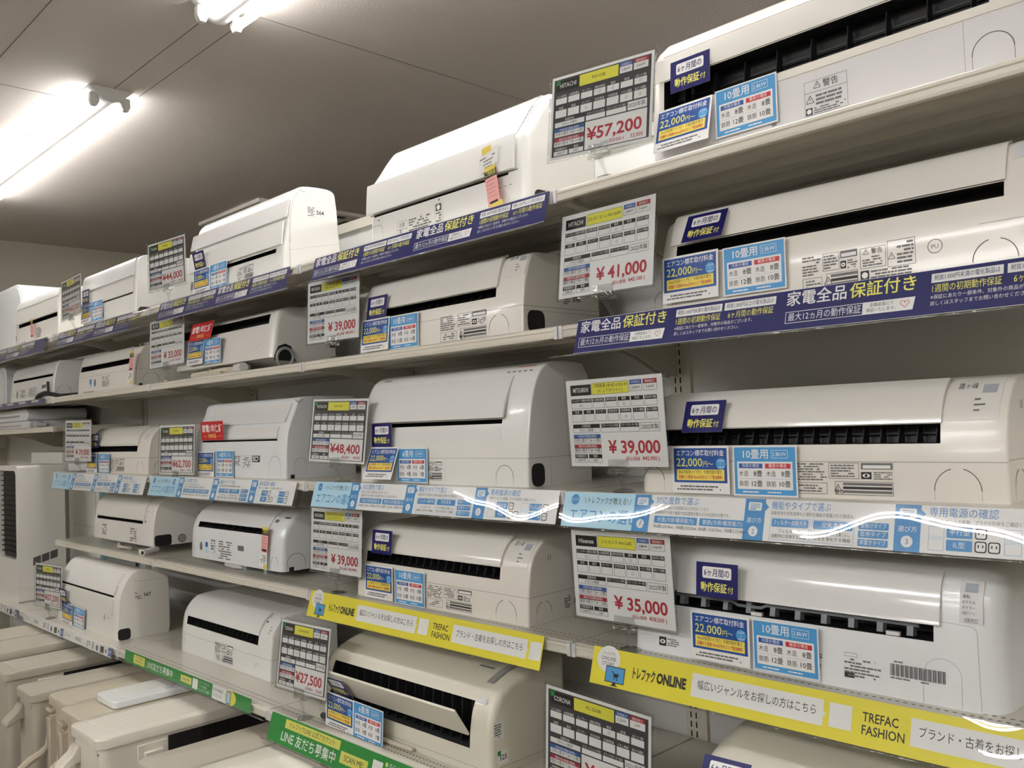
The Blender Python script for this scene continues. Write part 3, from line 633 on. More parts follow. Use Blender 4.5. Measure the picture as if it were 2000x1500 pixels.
def arch(pr, cx, z0, w, h, mat=GROOVE, broken=True, tk=.0016):
    r = w / 2; pr.ring(cx, z0 + h - r, r, tk, mat, 0, 14, 0, 75 if broken else 90); pr.ring(cx, z0 + h - r, r, tk, mat, 0, 14, 105 if broken else 90, 180)
    for s_ in (-1, 1): pr.line(cx + s_ * (r - tk / 2), z0, cx + s_ * (r - tk / 2), z0 + h - r, tk * .5, SEAM if broken else mat)
def part(t, name, fn, draw, label=None):
    mb = MB(); draw(Pr(mb, fn)); o = mb.build(name, t, recalc=False, smooth=0)
    if label: o['label'] = label
    return o
def spec(x, z, w, h, seed, warn=False, bg=None):
    def d(pr):
        if bg: pr.rect(x - .003, z - .003, x + w + .003, z + h + .003, bg, 0)
        a = x + w * .36; pr.blur(x, z + h * .42, a, z + h, 7, seed, INKG); pr.frame(x, z, a, z + h * .36, .0008, INK, 1); pr.blur(x + w * .06, z + h * .05, a - w * .02, z + h * .31, 3, seed + 1, INKG)
        pr.frame(a + w * .02, z + h * .5, x + w * .68, z + h, .0008, INK, 1); pr.blur(a + w * .04, z + h * .54, x + w * .66, z + h * .96, 5, seed + 2, INKG)
        pr.rect(x + w * .7, z + h * .8, x + w, z + h, INKG, 1); pr.rect(x + w * .72, z + h * .83, x + w * .98, z + h * .93, bg or PAPER, 2); pr.rect(x + w * .7, z + h * .5, x + w * .8, z + h * .72, INK, 1); pr.disc(x + w * .75, z + h * .61, w * .035, WHT, 2, h * .06); pr.disc(x + w * .75, z + h * .61, w * .014, INK, 3)
        pr.blur(x + w * .82, z + h * .48, x + w, z + h * .74, 4, seed + 3, INKG)
        pr.frame(a + w * .08, z, x + w, z + h * .42, .0008, INK, 1)
        for q in range(3): pr.rect(x + w * .52, z + h * (.06 + .12 * q), x + w * .99, z + h * (.14 + .12 * q), INK if q % 2 else INKG, 1)
        tri(pr, x + w * .47, z + h * .2, h * .13)
        if warn: pr.text('警告', x + w * .44, z + h * .04, h * .12, INK, 2)
    return d
def tri(pr, cx, cy, r, mat=None, lay=2):
    p = [(cx, cy + r), (cx + r * .9, cy - r * .7), (cx - r * .9, cy - r * .7)]
    for i in range(3): pr.line(*p[i], *p[(i + 1) % 3], r * .14, mat or INK, lay)
    pr.line(cx, cy + r * .4, cx, cy - r * .2, r * .14, mat or INK, lay)
def sidelab(y, z, num, s=1.0, bg=True):
    def d(pr):
        if bg: pr.rect(y, z, y + .036 * s, z + .045 * s, WHT, 0); pr.rect(y + .042 * s, z, y + .075 * s, z + .045 * s, WHT, 0)
        pr.blur(y + .003 * s, z + .004 * s, y + .034 * s, z + .04 * s, 6, int(num), INKG, 1); pr.text(num, y + .058 * s, z + .014 * s, .017 * s, INK, 1, 'c', w=.032 * s, bold=.015)
    return d
GVF = [(0, 0), (.003, .075), (.008, .11), (.014, .148), (.022, .17), (.036, .19), (.058, .213), (.09, .226), (.16, .229), (.28, .229)]

def xGV(num=None, aw=.09, lab=True, seed=1, labx=.36, labw=.15, words=None):
    def e(t, F, W, fr, sd, D):
        if lab: part(t, 'spec_label', fr, spec(labx, .008, labw, .062, seed, True))
        part(t, 'pipe_cover_groove', fr, lambda pr: arch(pr, W - .085, .004, .082, .058)); part(t, 'pipe_cover_groove', fr, lambda pr: arch(pr, .045, .004, .06, .055))
        part(t, 'pipe_cover_groove', sd, lambda pr: arch(pr, .062, .004, .06, .055)); part(t, 'seam_line', sd, lambda pr: pr.rect(.004, .0745, D, .0758, SEAM))
        part(t, 'side_slit', sd, lambda pr: (pr.rect(.085, .165, .087, .18, GROOVE), pr.rect(.093, .165, .095, .18, GROOVE)))
        if num: part(t, 'stock_sticker', sd, sidelab(.14, .02, num, 1.0, False))
    return e
# -- third shelf, rightmost bay
unit('3a', 'cream air conditioner with wide black outlet, right end of the third shelf', -1.315, -.515, 3, GVF, .29, .229, (.06, .687, .106, .142),
     [(.055, .69, .143, ('y', .075), .006, .009, P_PANEL, 'front_panel')], P_CREAM, fins=18, disp=(.700, .786, .147, .082, P_WARM, '霧ヶ峰'), seam=[(.072, 0, 1)], rl=.03, extra=xGV(None, seed=11, labx=.395, labw=.205))
# -- fourth shelf, second bay
unit('4b', 'cream indoor air conditioner with black outlet and label 668 above the left yellow banner', -2.503, -1.702, 4, GVF, .29, .229, (.058, .687, .112, .145),
     [(.055, .69, .146, ('y', .075), .006, .010, P_PANEL, 'front_panel')], P_CREAM, fins=18, disp=(.702, .79, .149, .082, P_WARM, '霧ヶ峰'), seam=[(.075, 0, 1)], rl=.02, extra=xGV('668', seed=21, labx=.376, labw=.2))
# -- third shelf, fourth bay
unit('3d', 'cream indoor air conditioner with short black slot, farthest left on the third shelf', -4.965, -4.165, 3, GVF, .29, .229, (.03, .665, .104, .132),
     [(.05, .675, .134, ('y', .075), .005, .008, P_PANEL, 'front_panel')], P_CREAM, fins=14, disp=(.69, .79, .149, .08, P_WARM), seam=[(.075, 0, 1)], rl=.02, extra=xGV(None, seed=31, labx=.33, labw=.19))
# -- second shelf, second bay
F2 = [(0, 0), (.003, .079), (.008, .115), (.013, .146), (.026, .185), (.038, .213), (.05, .224), (.075, .228), (.16, .23), (.32, .23)]
def x2b(t, F, W, fr, sd, D):
    part(t, 'spec_label', fr, spec(.43, .008, .2, .075, 41, True, None)); part(t, 'pipe_cover_groove', fr, lambda pr: arch(pr, W - .095, .004, .08, .06)); part(t, 'pipe_cover_groove', fr, lambda pr: arch(pr, .045, .004, .06, .05))
    part(t, 'pipe_hole', sd, lambda pr: pr.rr(.018, .004, .085, .066, .02, DARK), 'dark pipe cut-out'); part(t, 'seam_line', sd, lambda pr: (pr.rect(.003, .076, D, .0775, SEAM), pr.rect(.003, .064, D, .065, SEAM)))
    part(t, 'stock_sticker', sd, sidelab(.16, .085, '896', 1.0, False))
unit('2b', 'cream air conditioner marked 896 with long black outlet on the second shelf', -2.452, -1.678, 2, F2, .32, .23, (.05, .665, .113, .139),
     [(.045, .672, .14, ('y', .065), .006, .01, P_PANEL, 'front_panel')], P_CREAM, fins=16, disp=(.69, .77, .165, .06, P_WARM, '霧ヶ峰'), seam=[(.078, 0, 1)], rl=.03, extra=x2b)
# -- second shelf, rightmost bay
def x2a(t, F, W, fr, sd, D):
    part(t, 'spec_label', fr, spec(.375, .006, .115, .07, 51)); part(t, 'warning_label', fr, lambda pr: (pr.frame(.495, .034, .545, .074, .0008, INK), tri(pr, .507, .066, .006), pr.text('警告', .517, .062, .009, INK, 1), pr.blur(.5, .037, .543, .058, 4, 3, INKG), pr.frame(.548, .03, .60, .08, .0008, INK), tri(pr, .556, .05, .007), pr.blur(.566, .034, .598, .077, 6, 9, INKG), pr.rect(.495, .012, .512, .03, INK, 1), pr.disc(.5035, .021, .006, WHT, 2), pr.blur(.515, .012, .6, .03, 3, 14, INKG)))
    part(t, 'certification_mark', fr, lambda pr: (pr.ring(.635, .056, .0135, .0015, INKG), pr.text('PU', .635, .0515, .009, INKG, 1, 'c')))
    part(t, 'pipe_cover_groove', fr, lambda pr: arch(pr, .735, .004, .075, .05)); part(t, 'pipe_cover_groove', fr, lambda pr: arch(pr, .03, .004, .05, .05)); part(t, 'seam_line', fr, lambda pr: pr.rect(.71, .082, W, .083, SEAM))
unit('2a', 'cream air conditioner with long black slot behind the large navy second shelf banner', -1.250, -.445, 2, F2, .32, .23, (.065, .752, .125, .152),
     [(.05, .755, .153, ('y', .075), .006, .006, P_PANEL, 'front_panel')], P_CREAM, fins=0, disp=(.765, .80, .19, .07), rl=.05, extra=x2a)
# -- top shelf, rightmost bay
F1A = [(0, 0), (.001, .11), (.003, .13), (.008, .195), (.014, .25), (.024, .275), (.045, .296), (.08, .304), (.16, .306), (.3, .306)]
def x1a(t, F, W, fr, sd, D):
    part(t, 'warning_label', fr, lambda pr: (pr.frame(.40, .018, .49, .088, .0008, INKG), pr.rect(.40, .064, .49, .065, INKG), tri(pr, .428, .077, .008), pr.text('警告', .44, .071, .013, INK, 1), tri(pr, .412, .05, .009), pr.blur(.424, .036, .487, .06, 3, 5, INKG), pr.rect(.402, .02, .416, .034, INK, 1), pr.disc(.409, .027, .005, WHT, 2), pr.blur(.42, .02, .487, .034, 3, 6, INKG)))
    part(t, 'spec_label', fr, lambda pr: pr.blur(.325, .012, .338, .075, 10, 77, INKG)); part(t, 'pipe_cover_groove', fr, lambda pr: arch(pr, .752, .004, .07, .07, GROOVE, False)); part(t, 'seam_line', fr, lambda pr: (pr.rect(.705, .004, .706, .11, SEAM), pr.rect(.3, .109, W, .1105, SEAM)))
    part(t, 'panel_line', fr, lambda pr: pr.rect(.03, .2575, W - .02, .2588, SEAM))
unit('1a', 'cream air conditioner with grey base and black outlet, right end of top shelf', -1.250, -.440, 1, F1A, .30, .306, (.055, .75, .128, .196),
     [(.03, .79, .198, ('z', .256), .003, .004, P_PANEL, 'front_panel')], P_CREAM, fins=9, base=.11, rl=.05, extra=x1a)
# -- fourth shelf, rightmost bay
F4A = [(0, 0), (.004, .05), (.009, .1), (.016, .15), (.024, .19), (.034, .218), (.052, .238), (.075, .246), (.15, .248), (.25, .248)]
def x4a(t, F, W, fr, sd, D):
    part(t, 'spec_label', fr, lambda pr: pr.blur(.435, .028, .475, .064, 7, 61, INKG)); part(t, 'rating_label', fr, lambda pr: (pr.frame(.52, .062, .546, .069, .0006, INK), pr.blur(.52, .024, .60, .06, 6, 62, INKG), pr.rect(.52, .022, .54, .032, INK, 1)))
    part(t, 'barcode_label', fr, lambda pr: ([pr.rect(.61 + i * .0028, .04, .61 + i * .0028 + (.0018 if (i * 7) % 3 else .001), .062, INK) for i in range(36)], pr.blur(.61, .034, .69, .039, 1, 64, INKG), pr.blur(.61, .064, .65, .069, 1, 65, INKG)))
    part(t, 'eye_mark', fr, lambda pr: (pr.rect(.075, .017, .095, .037, INK), pr.disc(.085, .027, .0075, WHT, 1, .0048), pr.disc(.085, .027, .0026, INK, 2), pr.blur(.098, .018, .135, .036, 4, 66, INKG)))
    part(t, 'seam_line', fr, lambda pr: (pr.line(.70, .15, .755, .147, .0008, SEAM), pr.ring(.755, .137, .01, .0008, SEAM, 0, 6, 0, 90), pr.line(.765, .137, .77, .004, .0008, SEAM), pr.ring(.705, .05, .035, .0008, SEAM, 0, 10, 20, 180), pr.line(.6705, .05, .6705, .003, .0008, SEAM), pr.line(.738, .06, .738, .003, .0008, SEAM)))
    mb = MB(); mb.prism([(yat(F, z) - .0012, z) for z in (.152, .17, .19, .21, .226)] + [(yat(F, z) + .001, z) for z in (.226, .21, .19, .17, .152)], .735, .775, P_BASE); dp = mb.build('control_panel', t, smooth=30)
    fr2 = lambda x, z, lay: (x, yat(F, z) - .0016 - lay * .0002, z)
    part(dp, 'control_print', fr2, lambda pr: (pr.rect(.744, .206, .766, .221, P_LCD), [pr.text(s_, .740, .196 - .0095 * i, .0052, INK, 0, w=.022) for i, s_ in enumerate(('運転', 'おやすみ', 'タイマー', '内部クリーン'))], pr.frame(.744, .154, .766, .161, .0007, INKG), pr.text('自動/停止', .755, .1558, .004, INK, 0, 'c', w=.018)))
    # grey vane linkage seen inside the outlet
    mb = MB(); y0 = yat(F, .125) + .012
    mb.tube([(.10, y0, .135), (.26, y0, .135), (.275, y0, .128), (.33, y0, .128), (.345, y0, .135), (.66, y0, .135)], .0035, VANEG, 6)
    for i in range(10):
        x = .125 + i * .057
        mb.prism([(y0 - .006, .115), (y0 + .012, .112), (y0 + .014, .14), (y0, .142)], x, x + .012, VANEG)
    for x in (.31, .60): mb.box(x, x + .025, y0 - .008, y0, .112, .119, P_WHITE)
    mb.build('vane_linkage', t, smooth=20)
unit('4a', 'cool white indoor air conditioner with open grey vanes beside the 35,000 yen card', -1.352, -.545, 4, F4A, .25, .248, (.115, .69, .112, .145),
     [(.128, .703, .142, ('z', .236), .010, .004, P_PANELW, 'front_panel')], P_COOL, rl=.02, rr=.045, depth=.07, extra=x4a)
# -- third shelf, second bay (tall)
F3B = [(0, 0), (.003, .076), (.008, .13), (.014, .175), (.022, .22), (.034, .26), (.052, .3), (.075, .326), (.107, .339), (.16, .341), (.2, .34), (.24, .335)]
def x3b(t, F, W, fr, sd, D):
    part(t, 'spec_label', fr, spec(.325, .012, .1, .055, 71, True)); part(t, 'pipe_cover_groove', fr, lambda pr: arch(pr, W - .09, .004, .07, .055, GROOVE, False)); part(t, 'seam_line', fr, lambda pr: (pr.rect(0, .0765, W, .0778, SEAM), pr.rect(.44, .003, .4408, .076, SEAM)))
    part(t, 'pipe_hole', sd, lambda pr: pr.rr(.014, .0, .065, .062, .018, DARK), 'dark pipe cut-out'); part(t, 'seam_line', sd, lambda pr: (pr.rect(.003, .076, D, .0775, SEAM), pr.rect(.09, 0, .0912, .076, SEAM)))
    part(t, 'indicator_print', fr, lambda pr: [pr.rect(W - .13 + i * .022, .3135, W - .13 + i * .022 + .012, .317, INKG) for i in range(5)])
    part(t, 'maker_mark', fr, lambda pr: pr.rect(.06, .321, .1, .325, INKG)); part(t, 'series_mark', fr, lambda pr: pr.rect(W - .1, .327, W - .03, .329, RED))
unit('3b', 'large white indoor air conditioner with glossy raised panel beside the 48,400 yen card', -2.463, -1.682, 3, F3B, .262, .3, (.075, .675, .172, .184),
     [(.068, .69, .186, ('z', .309), .016, .003, P_PANELW, 'front_panel'), (.07, .674, .125, ('z', .168), .0008, .0016, P_PANELW, 'lower_panel')], P_WHITE, rl=.02, extra=x3b)
# -- third shelf, third bay
F3C = [(0, 0), (.002, .1), (.006, .142), (.010, .17), (.022, .205), (.036, .232), (.05, .262), (.056, .288), (.07, .3), (.12, .302), (.3, .302)]
def x3c(t, F, W, fr, sd, D):
    part(t, 'spec_label', fr, lambda pr: (pr.blur(.36, .045, .41, .085, 6, 81, INKG), pr.frame(.425, .035, .49, .085, .0007, INKG), pr.blur(.43, .04, .487, .08, 6, 82, INKG), pr.rect(.50, .06, .56, .085, INK), pr.blur(.505, .063, .555, .083, 3, 83, WHT, 1)))
    part(t, 'pipe_cover_groove', fr, lambda pr: arch(pr, W - .08, .004, .09, .08, SEAM, False)); part(t, 'pipe_cover_groove', sd, lambda pr: (arch(pr, .06, .004, .05, .07, SEAM, False), pr.rect(.018, 0, .034, .014, DARK))); part(t, 'side_handle', sd, lambda pr: pr.ring(.06, .295, .016, .003, SEAM, 0, 10, 200, 340))
    part(t, 'indicator_print', fr, lambda pr: [pr.rect(W - .065, .25 + .008 * i, W - .035, .2525 + .008 * i, INKG) for i in range(3)])
unit('3c', 'cool white indoor air conditioner with red warranty tag beside the 62,700 yen card', -3.675, -2.922, 3, F3C, .305, .3, (.07, .685, .140, .147),
     [(.095, .72, .205, ('z', .28), .006, .004, P_PANELW, 'front_panel'), (.07, .688, .150, ('z', .196), .008, .005, P_PANELW, 'louver_flap')], P_COOL, rl=.02, extra=x3c)
# -- second shelf, third bay
F2C = [(0, .043), (.008, .09), (.016, .14), (.022, .175), (.027, .2), (.036, .218), (.06, .233), (.1, .24), (.16, .241), (.29, .24)]
def x2c(t, F, W, fr, sd, D):
    part(t, 'spec_label', fr, lambda pr: (pr.blur(.36, .056, .39, .11, 8, 91, INKG), pr.disc(.42, .07, .012, INKG, 1), pr.disc(.42, .07, .010, P_WARM, 2))); part(t, 'pipe_cover_groove', fr, lambda pr: pr.ring(W - .1, .08, .022, .0012, SEAM, 0, 12, 0, 180))
    part(t, 'pipe_hole', sd, lambda pr: pr.poly([(.012, .03), (.012, .05), (.03, .085), (.06, .095), (.085, .085), (.09, .05), (.105, .03)], DARK), 'dark pipe cut-out'); part(t, 'arrow_mark', sd, lambda pr: (pr.rect(.255, .085, .28, .12, INK), pr.disc(.267, .102, .008, P_WHITE, 1)))
    mb = MB()
    mb.tube([(W + .006 + .004 * math.sin(a), .054 + .034 * math.cos(a), .043 + .034 * math.sin(a)) for a in [k * math.pi * 2 / 24 for k in range(25)]], .006, GREYP, 8); mb.build('coiled_pipe', t)
    mb = MB(); mb.tube([(.12, .03, .018), (.3, .02, .016), (.42, .01, .02), (.52, .03, .018), (.62, .02, .02)], [.014, .016, .013, .015, .012], PIPE, 8); mb.build('pipe_bundle', t)
    mb = MB(); mb.tube([(.30, .02, .03), (.31, -.002, .018), (.36, -.012, .0095), (.45, -.004, .0095)], .008, PIPE, 8); mb.tube([(.56, .004, .02), (.64, -.008, .02)], .018, P_BASE, 8); mb.build('plug', t)
unit('2c', 'white air conditioner with loose pipes underneath beside the 33,000 yen card', -3.845, -3.005, 2, F2C, .29, .24, (.02, .79, .175, .212), [], P_WARM, fins=0, rl=.02, rr=.02, extra=x2c)
# -- second shelf, fourth bay (two)
F2D = [(0, 0), (.003, .06), (.006, .098), (.012, .13), (.02, .16), (.03, .19), (.05, .204), (.1, .208), (.29, .206)]
def x2d(t, F, W, fr, sd, D):
    part(t, 'spec_label', fr, lambda pr: pr.blur(.36, .025, .46, .08, 7, 101, INKG)); part(t, 'energy_sticker', fr, lambda pr: (pr.rect(.18, .0475, .21, .075, SKY), pr.rect(.18, .03, .21, .0475, PALE))); part(t, 'round_mark', fr, lambda pr: pr.disc(.26, .052, .013, INKG, 1, .02)); part(t, 'base_slot', fr, lambda pr: pr.rect(.1, .003, .25, .013, GREYP))
    part(t, 'seam_line', fr, lambda pr: pr.rect(0, .088, W, .0893, SEAM)); part(t, 'pipe_cover_groove', sd, lambda pr: (arch(pr, .07, .004, .08, .07), pr.disc(.02, .0105, .01, DARK), pr.rect(.14, .03, .142, .05, GROOVE), pr.rect(0, .09, D, .091, SEAM)))
unit('2d', 'cream indoor air conditioner with pink sold slip on the second shelf, fourth bay', -5.075, -4.270, 2, F2D, .29, .206, (.035, .69, .120, .147), [(.03, .70, .149, ('y', .045), .004, .006, P_PANEL, 'front_panel')], P_CREAM, fins=0, rl=.02, extra=x2d)
F2E = [(0, 0), (.004, .06), (.010, .126), (.018, .165), (.027, .199), (.04, .215), (.061, .224), (.12, .226), (.29, .224)]
def x2e(t, F, W, fr, sd, D):
    part(t, 'spec_label', fr, lambda pr: (pr.disc(.17, .055, .014, INKG, 0, .024), pr.blur(.24, .03, .34, .08, 5, 111, INKG), pr.blur(.4, .03, .58, .085, 7, 112, INKG), pr.rect(.64, .07, .72, .09, INKG))); part(t, 'pipe_cover_groove', sd, lambda pr: (arch(pr, .06, .004, .08, .075), pr.disc(.055, .0145, .014, DARK), pr.rect(.17, .09, .19, .115, GROOVE)))
    mb = MB(); mb.tube([(W - .25, -.012, .0135), (W - .18, -.018, .03), (W - .10, -.014, .038), (W - .02, -.012, .03), (W + .06, .02, .0135), (W + .2, .06, .0135)], .012, CORD, 8); mb.tube([(W - .04, -.012, .03), (W - .045, -.012, .10)], .008, CORD, 8); mb.build('power_cord', t)
unit('2e', 'white air conditioner with black cord at its foot, far left second shelf', -6.320, -5.465, 2, F2E, .29, .224, (.07, .82, .132, .147), [(.06, .84, .15, ('y', .055), .005, .005, P_PANELW, 'front_panel')], P_WHITE, rl=.03, extra=x2e)
# -- top shelf, second bay
F1B = [(0, 0), (.001, .1), (.004, .13), (.01, .19), (.014, .203), (.04, .235), (.075, .285), (.112, .330), (.135, .338), (.2, .338), (.3, .33)]
def x1b(t, F, W, fr, sd, D):
    part(t, 'spec_label', fr, lambda pr: (pr.frame(.14, .035, .19, .06, .0007, INKG), pr.text('注意', .15, .042, .012, INKG, 1), tri(pr, .158, .022, .012), pr.frame(.14, .004, .19, .034, .0007, INKG), pr.blur(.2, .012, .32, .06, 6, 121, INKG), pr.frame(.325, .02, .36, .08, .0007, INKG), pr.rect(.33, .058, .355, .078, INK), pr.disc(.342, .068, .008, WHT, 1), pr.blur(.33, .024, .356, .055, 4, 122, INKG)))
    part(t, 'panel_seam', fr, lambda pr: (pr.rect(.0, .1035, W - .03, .1062, GROOVE), pr.line(W - .02, .012, W - .02, .2, .0008, SEAM))); part(t, 'pipe_cover_groove', fr, lambda pr: (pr.ring(.05, .055, .014, .0012, GROOVE, 0, 8, 0, 90), pr.line(.0, .069, .05, .069, .0012, GROOVE), pr.line(.064, .055, .064, .0, .0008, SEAM), [pr.rect(W - .13 + i * .022, .068, W - .118 + i * .022, .0695, GROOVE) for i in range(4)]))
    part(t, 'pipe_hole', sd, lambda pr: pr.rr(.03, .0, .09, .05, .018, DARK), 'dark pipe cut-out')
    part(t, 'display_print', fr, lambda pr: ([pr.rect(W - .05, .245 + .012 * i, W - .025, .248 + .012 * i, INKG) for i in range(5)], pr.rect(W - .055, .215, W - .025, .235, P_DISP)))
    part(t, 'screw_hole', fr, lambda pr: (pr.disc(.345, .09, .003, INK), pr.disc(.045, .085, .003, INK)))
unit('1b', 'large white indoor air conditioner with sloping top and taped sold slip on the top shelf', -2.352, -1.645, 1, F1B, .3, .33, (.02, .64, .098, .1035),
     [(-.004, .672, .107, ('z', .202), .014, .018, P_WHITE, 'lower_flap'), (.0, .66, .206, ('y', .135), .003, .004, P_PANELW, 'top_panel')], P_WHITE, depth=.02, rl=.012, rr=.02, extra=x1b)
# -- top shelf, third bay (label 564)
F1C = [(0, 0), (.008, .09), (.014, .12), (.024, .18), (.035, .245), (.045, .29), (.055, .314), (.075, .333), (.1, .342), (.16, .346), (.205, .345), (.228, .338), (.237, .32), (.252, .112), (.26, 0)]
def x1c(t, F, W, fr, sd, D):
    part(t, 'spec_label', fr, spec(.44, .02, .13, .055, 131)); part(t, 'round_mark', fr, lambda pr: pr.disc(.035, .06, .014, INKG, 0, .02)); part(t, 'pipe_cover_groove', fr, lambda pr: pr.ring(W - .03, .02, .02, .0012, SEAM, 0, 8, 90, 180))
    part(t, 'stock_sticker', sd, sidelab(.105, .225, '564')); part(t, 'seam_line', sd, lambda pr: (pr.ring(.075, .15, .045, .0016, SEAM, 0, 14, 100, 190, .165), pr.line(.03, .14, .028, .02, .0016, SEAM), pr.line(.02, .09, .25, .14, .0006, SEAM), pr.line(.07, .322, .1, .318, .002, SEAM)))
unit('1c', 'white indoor air conditioner with a big bare side marked 564 on the top shelf', -3.700, -2.900, 1, F1C, .26, 0.001, (.05, .735, .090, .106),
     [(.0, .795, .214, ('z', .288), .012, .010, P_PANELW, 'upper_panel'), (.01, .785, .112, ('z', .204), .010, .016, P_WHITE, 'louver_flap')], P_WHITE, rl=.03, rr=.012, sm=1, extra=x1c)
# -- top shelf, fourth bay (two)
F1D = [(0, 0), (.003, .1), (.006, .15), (.011, .21), (.017, .265), (.03, .287), (.052, .298), (.1, .303), (.3, .303)]
def x1d(t, F, W, fr, sd, D):
    part(t, 'seam_line', fr, lambda pr: (pr.rect(.01, .1165, W - .03, .119, GROOVE), pr.rect(W - .032, .12, W - .031, .2, SEAM))); part(t, 'logo_mark', fr, lambda pr: pr.disc(.3, .05, .008, INKG, 0, .014)); part(t, 'pipe_hole', sd, lambda pr: pr.rr(.012, 0, .08, .045, .018, DARK), 'dark pipe cut-out')
    part(t, 'panel_notch', fr, lambda pr: pr.poly([(W - .022, .245), (W - .01, .25), (W - .004, .285), (W - .012, .28)], DARK))
unit('1d', 'white air conditioner with two-step front between the 60,500 and 44,000 yen cards', -4.981, -4.262, 1, F1D, .3, .303, (.02, .68, .112, .117), [(.0, .69, .12, ('z', .197), .003, .004, P_WARM, 'lower_panel'), (.0, .69, .2, ('z', .284), .008, .006, P_PANELW, 'upper_panel')], P_WHITE, depth=.02, rl=.02, extra=x1d)
def x1e(t, F, W, fr, sd, D): part(t, 'spec_label', fr, lambda pr: (pr.blur(.44, .035, .53, .095, 6, 141, INKG), pr.blur(.1, .01, .24, .035, 2, 142, INKG), pr.rect(.035, .05, .05, .085, INKG)))
unit('1e', 'warm white indoor air conditioner with a dark slot, farthest left on the top shelf', -6.185, -5.36, 1, F1D, .3, .303, (.09, .80, .125, .148), [(.02, .81, .15, ('z', .24), .006, .006, P_WARM, 'lower_panel'), (.03, .80, .245, ('y', .06), .004, .004, P_WHITE, 'upper_panel')], P_WARM, rl=.04, extra=x1e)
# -- fourth shelf, third and fourth bays
F4C = [(0, 0), (.003, .08), (.008, .125), (.014, .14), (.024, .165), (.05, .195), (.078, .214), (.12, .224), (.3, .224)]
def x4c(t, F, W, fr, sd, D):
    part(t, 'spec_label', fr, lambda pr: (pr.disc(.11, .05, .012, INKG, 0, .018), pr.rect(.15, .05, .17, .07, BLU), pr.rect(.15, .025, .18, .048, PALE), pr.frame(.2, .03, .24, .085, .0007, INKG), pr.blur(.2, .03, .24, .085, 5, 151, INKG), pr.blur(.27, .01, .4, .085, 8, 152, INKG), pr.rect(.43, .055, .48, .075, INKG)))
    part(t, 'pipe_cover_groove', fr, lambda pr: (arch(pr, W - .055, .004, .05, .05), arch(pr, .03, .004, .04, .05))); part(t, 'pipe_cover_groove', sd, lambda pr: (arch(pr, .06, .004, .08, .06, GROOVE, False), pr.rect(.03, 0, .05, .015, DARK), pr.rect(.15, .1, .153, .12, GROOVE), pr.rect(.165, .1, .168, .12, GROOVE)))
    part(t, 'display_print', fr, lambda pr: (pr.line(W - .13, .152, W - .06, .205, .002, GROOVE), pr.rect(W - .1, .175, W - .075, .185, INKG), pr.rect(W - .05, .19, W - .01, .196, INKG)))
    for x in (.42, .58):
        mb = MB(); mb.box(x, x + .022, .03, .06, -.026, .002, FOOT); mb.build('foot', t)
    mb = MB(); mb.tube([(.28, .03, -.012), (.36, .02, -.013), (.42, .03, -.012)], .011, P_BASE, 8); mb.build('pipe_end', t)
unit('4c', 'cool white indoor air conditioner with pink sold slip on the fourth shelf', -3.742, -2.972, 4, F4C, .3, .224, (.07, .64, .128, .15), [(.05, .655, .152, ('y', .09), .003, .004, P_PANELW, 'front_panel')], P_COOL, dz=.026, rl=.03, rr=.02, fins=10, extra=x4c)
def x4d(t, F, W, fr, sd, D):
    part(t, 'spec_label', fr, lambda pr: pr.blur(.14, .02, .2, .075, 5, 161, INKG)); part(t, 'rating_label', fr, lambda pr: pr.blur(.5, .01, .58, .075, 6, 162, INKG))
    part(t, 'display_print', fr, lambda pr: (pr.line(W - .12, .15, W - .10, .185, .004, GROOVE), pr.line(W - .085, .155, W - .065, .185, .007, GROOVE), pr.rect(W - .10, .105, W - .085, .115, INKG), pr.line(W - .1, .135, W - .085, .125, .002, INKG)))
    part(t, 'pipe_hole', sd, lambda pr: pr.rr(.01, .0, .09, .05, .012, DARK), 'dark pipe cut-out'); part(t, 'round_plug', sd, lambda pr: (pr.disc(.14, .025, .02, GREYP), pr.ring(.14, .025, .02, .003, GROOVE, 1))); part(t, 'stock_sticker', sd, sidelab(.22, .1, '893', 1.0, False))
    mb = MB(); mb.tube([(W - .02, .03, -.012), (W - .005, -.01, -.016), (W + .01, -.05, -.019)], .0135, P_WHITE, 10); mb.tube([(W + .0085, -.046, -.0188), (W + .0101, -.0505, -.019)], .009, DARK, 10); mb.build('drain_pipe', t)
    mb = MB(); mb.tube([(.32, .02, -.02), (.38, -.005, -.024), (.43, -.01, -.022), (.46, .005, -.026), (.5, .0, -.024)], [.012, .01, .006, .006, .009], PIPE, 8); mb.box(.68, .73, -.03, .0, -.034, -.012, P_CREAM); mb.build('power_plug', t)
unit('4d', 'beige air conditioner with cords and pipe underneath, left end of the fourth shelf', -4.890, -4.128, 4, [(0, 0), (.003, .06), (.008, .115), (.02, .17), (.04, .2), (.07, .218), (.12, .226), (.3, .226)], .3, .226, (.06, .64, .098, .112), [(.045, .66, .114, ('y', .09), .005, .005, P_PANEL, 'front_panel')], P_WARM, dz=.036, rl=.03, extra=x4d)
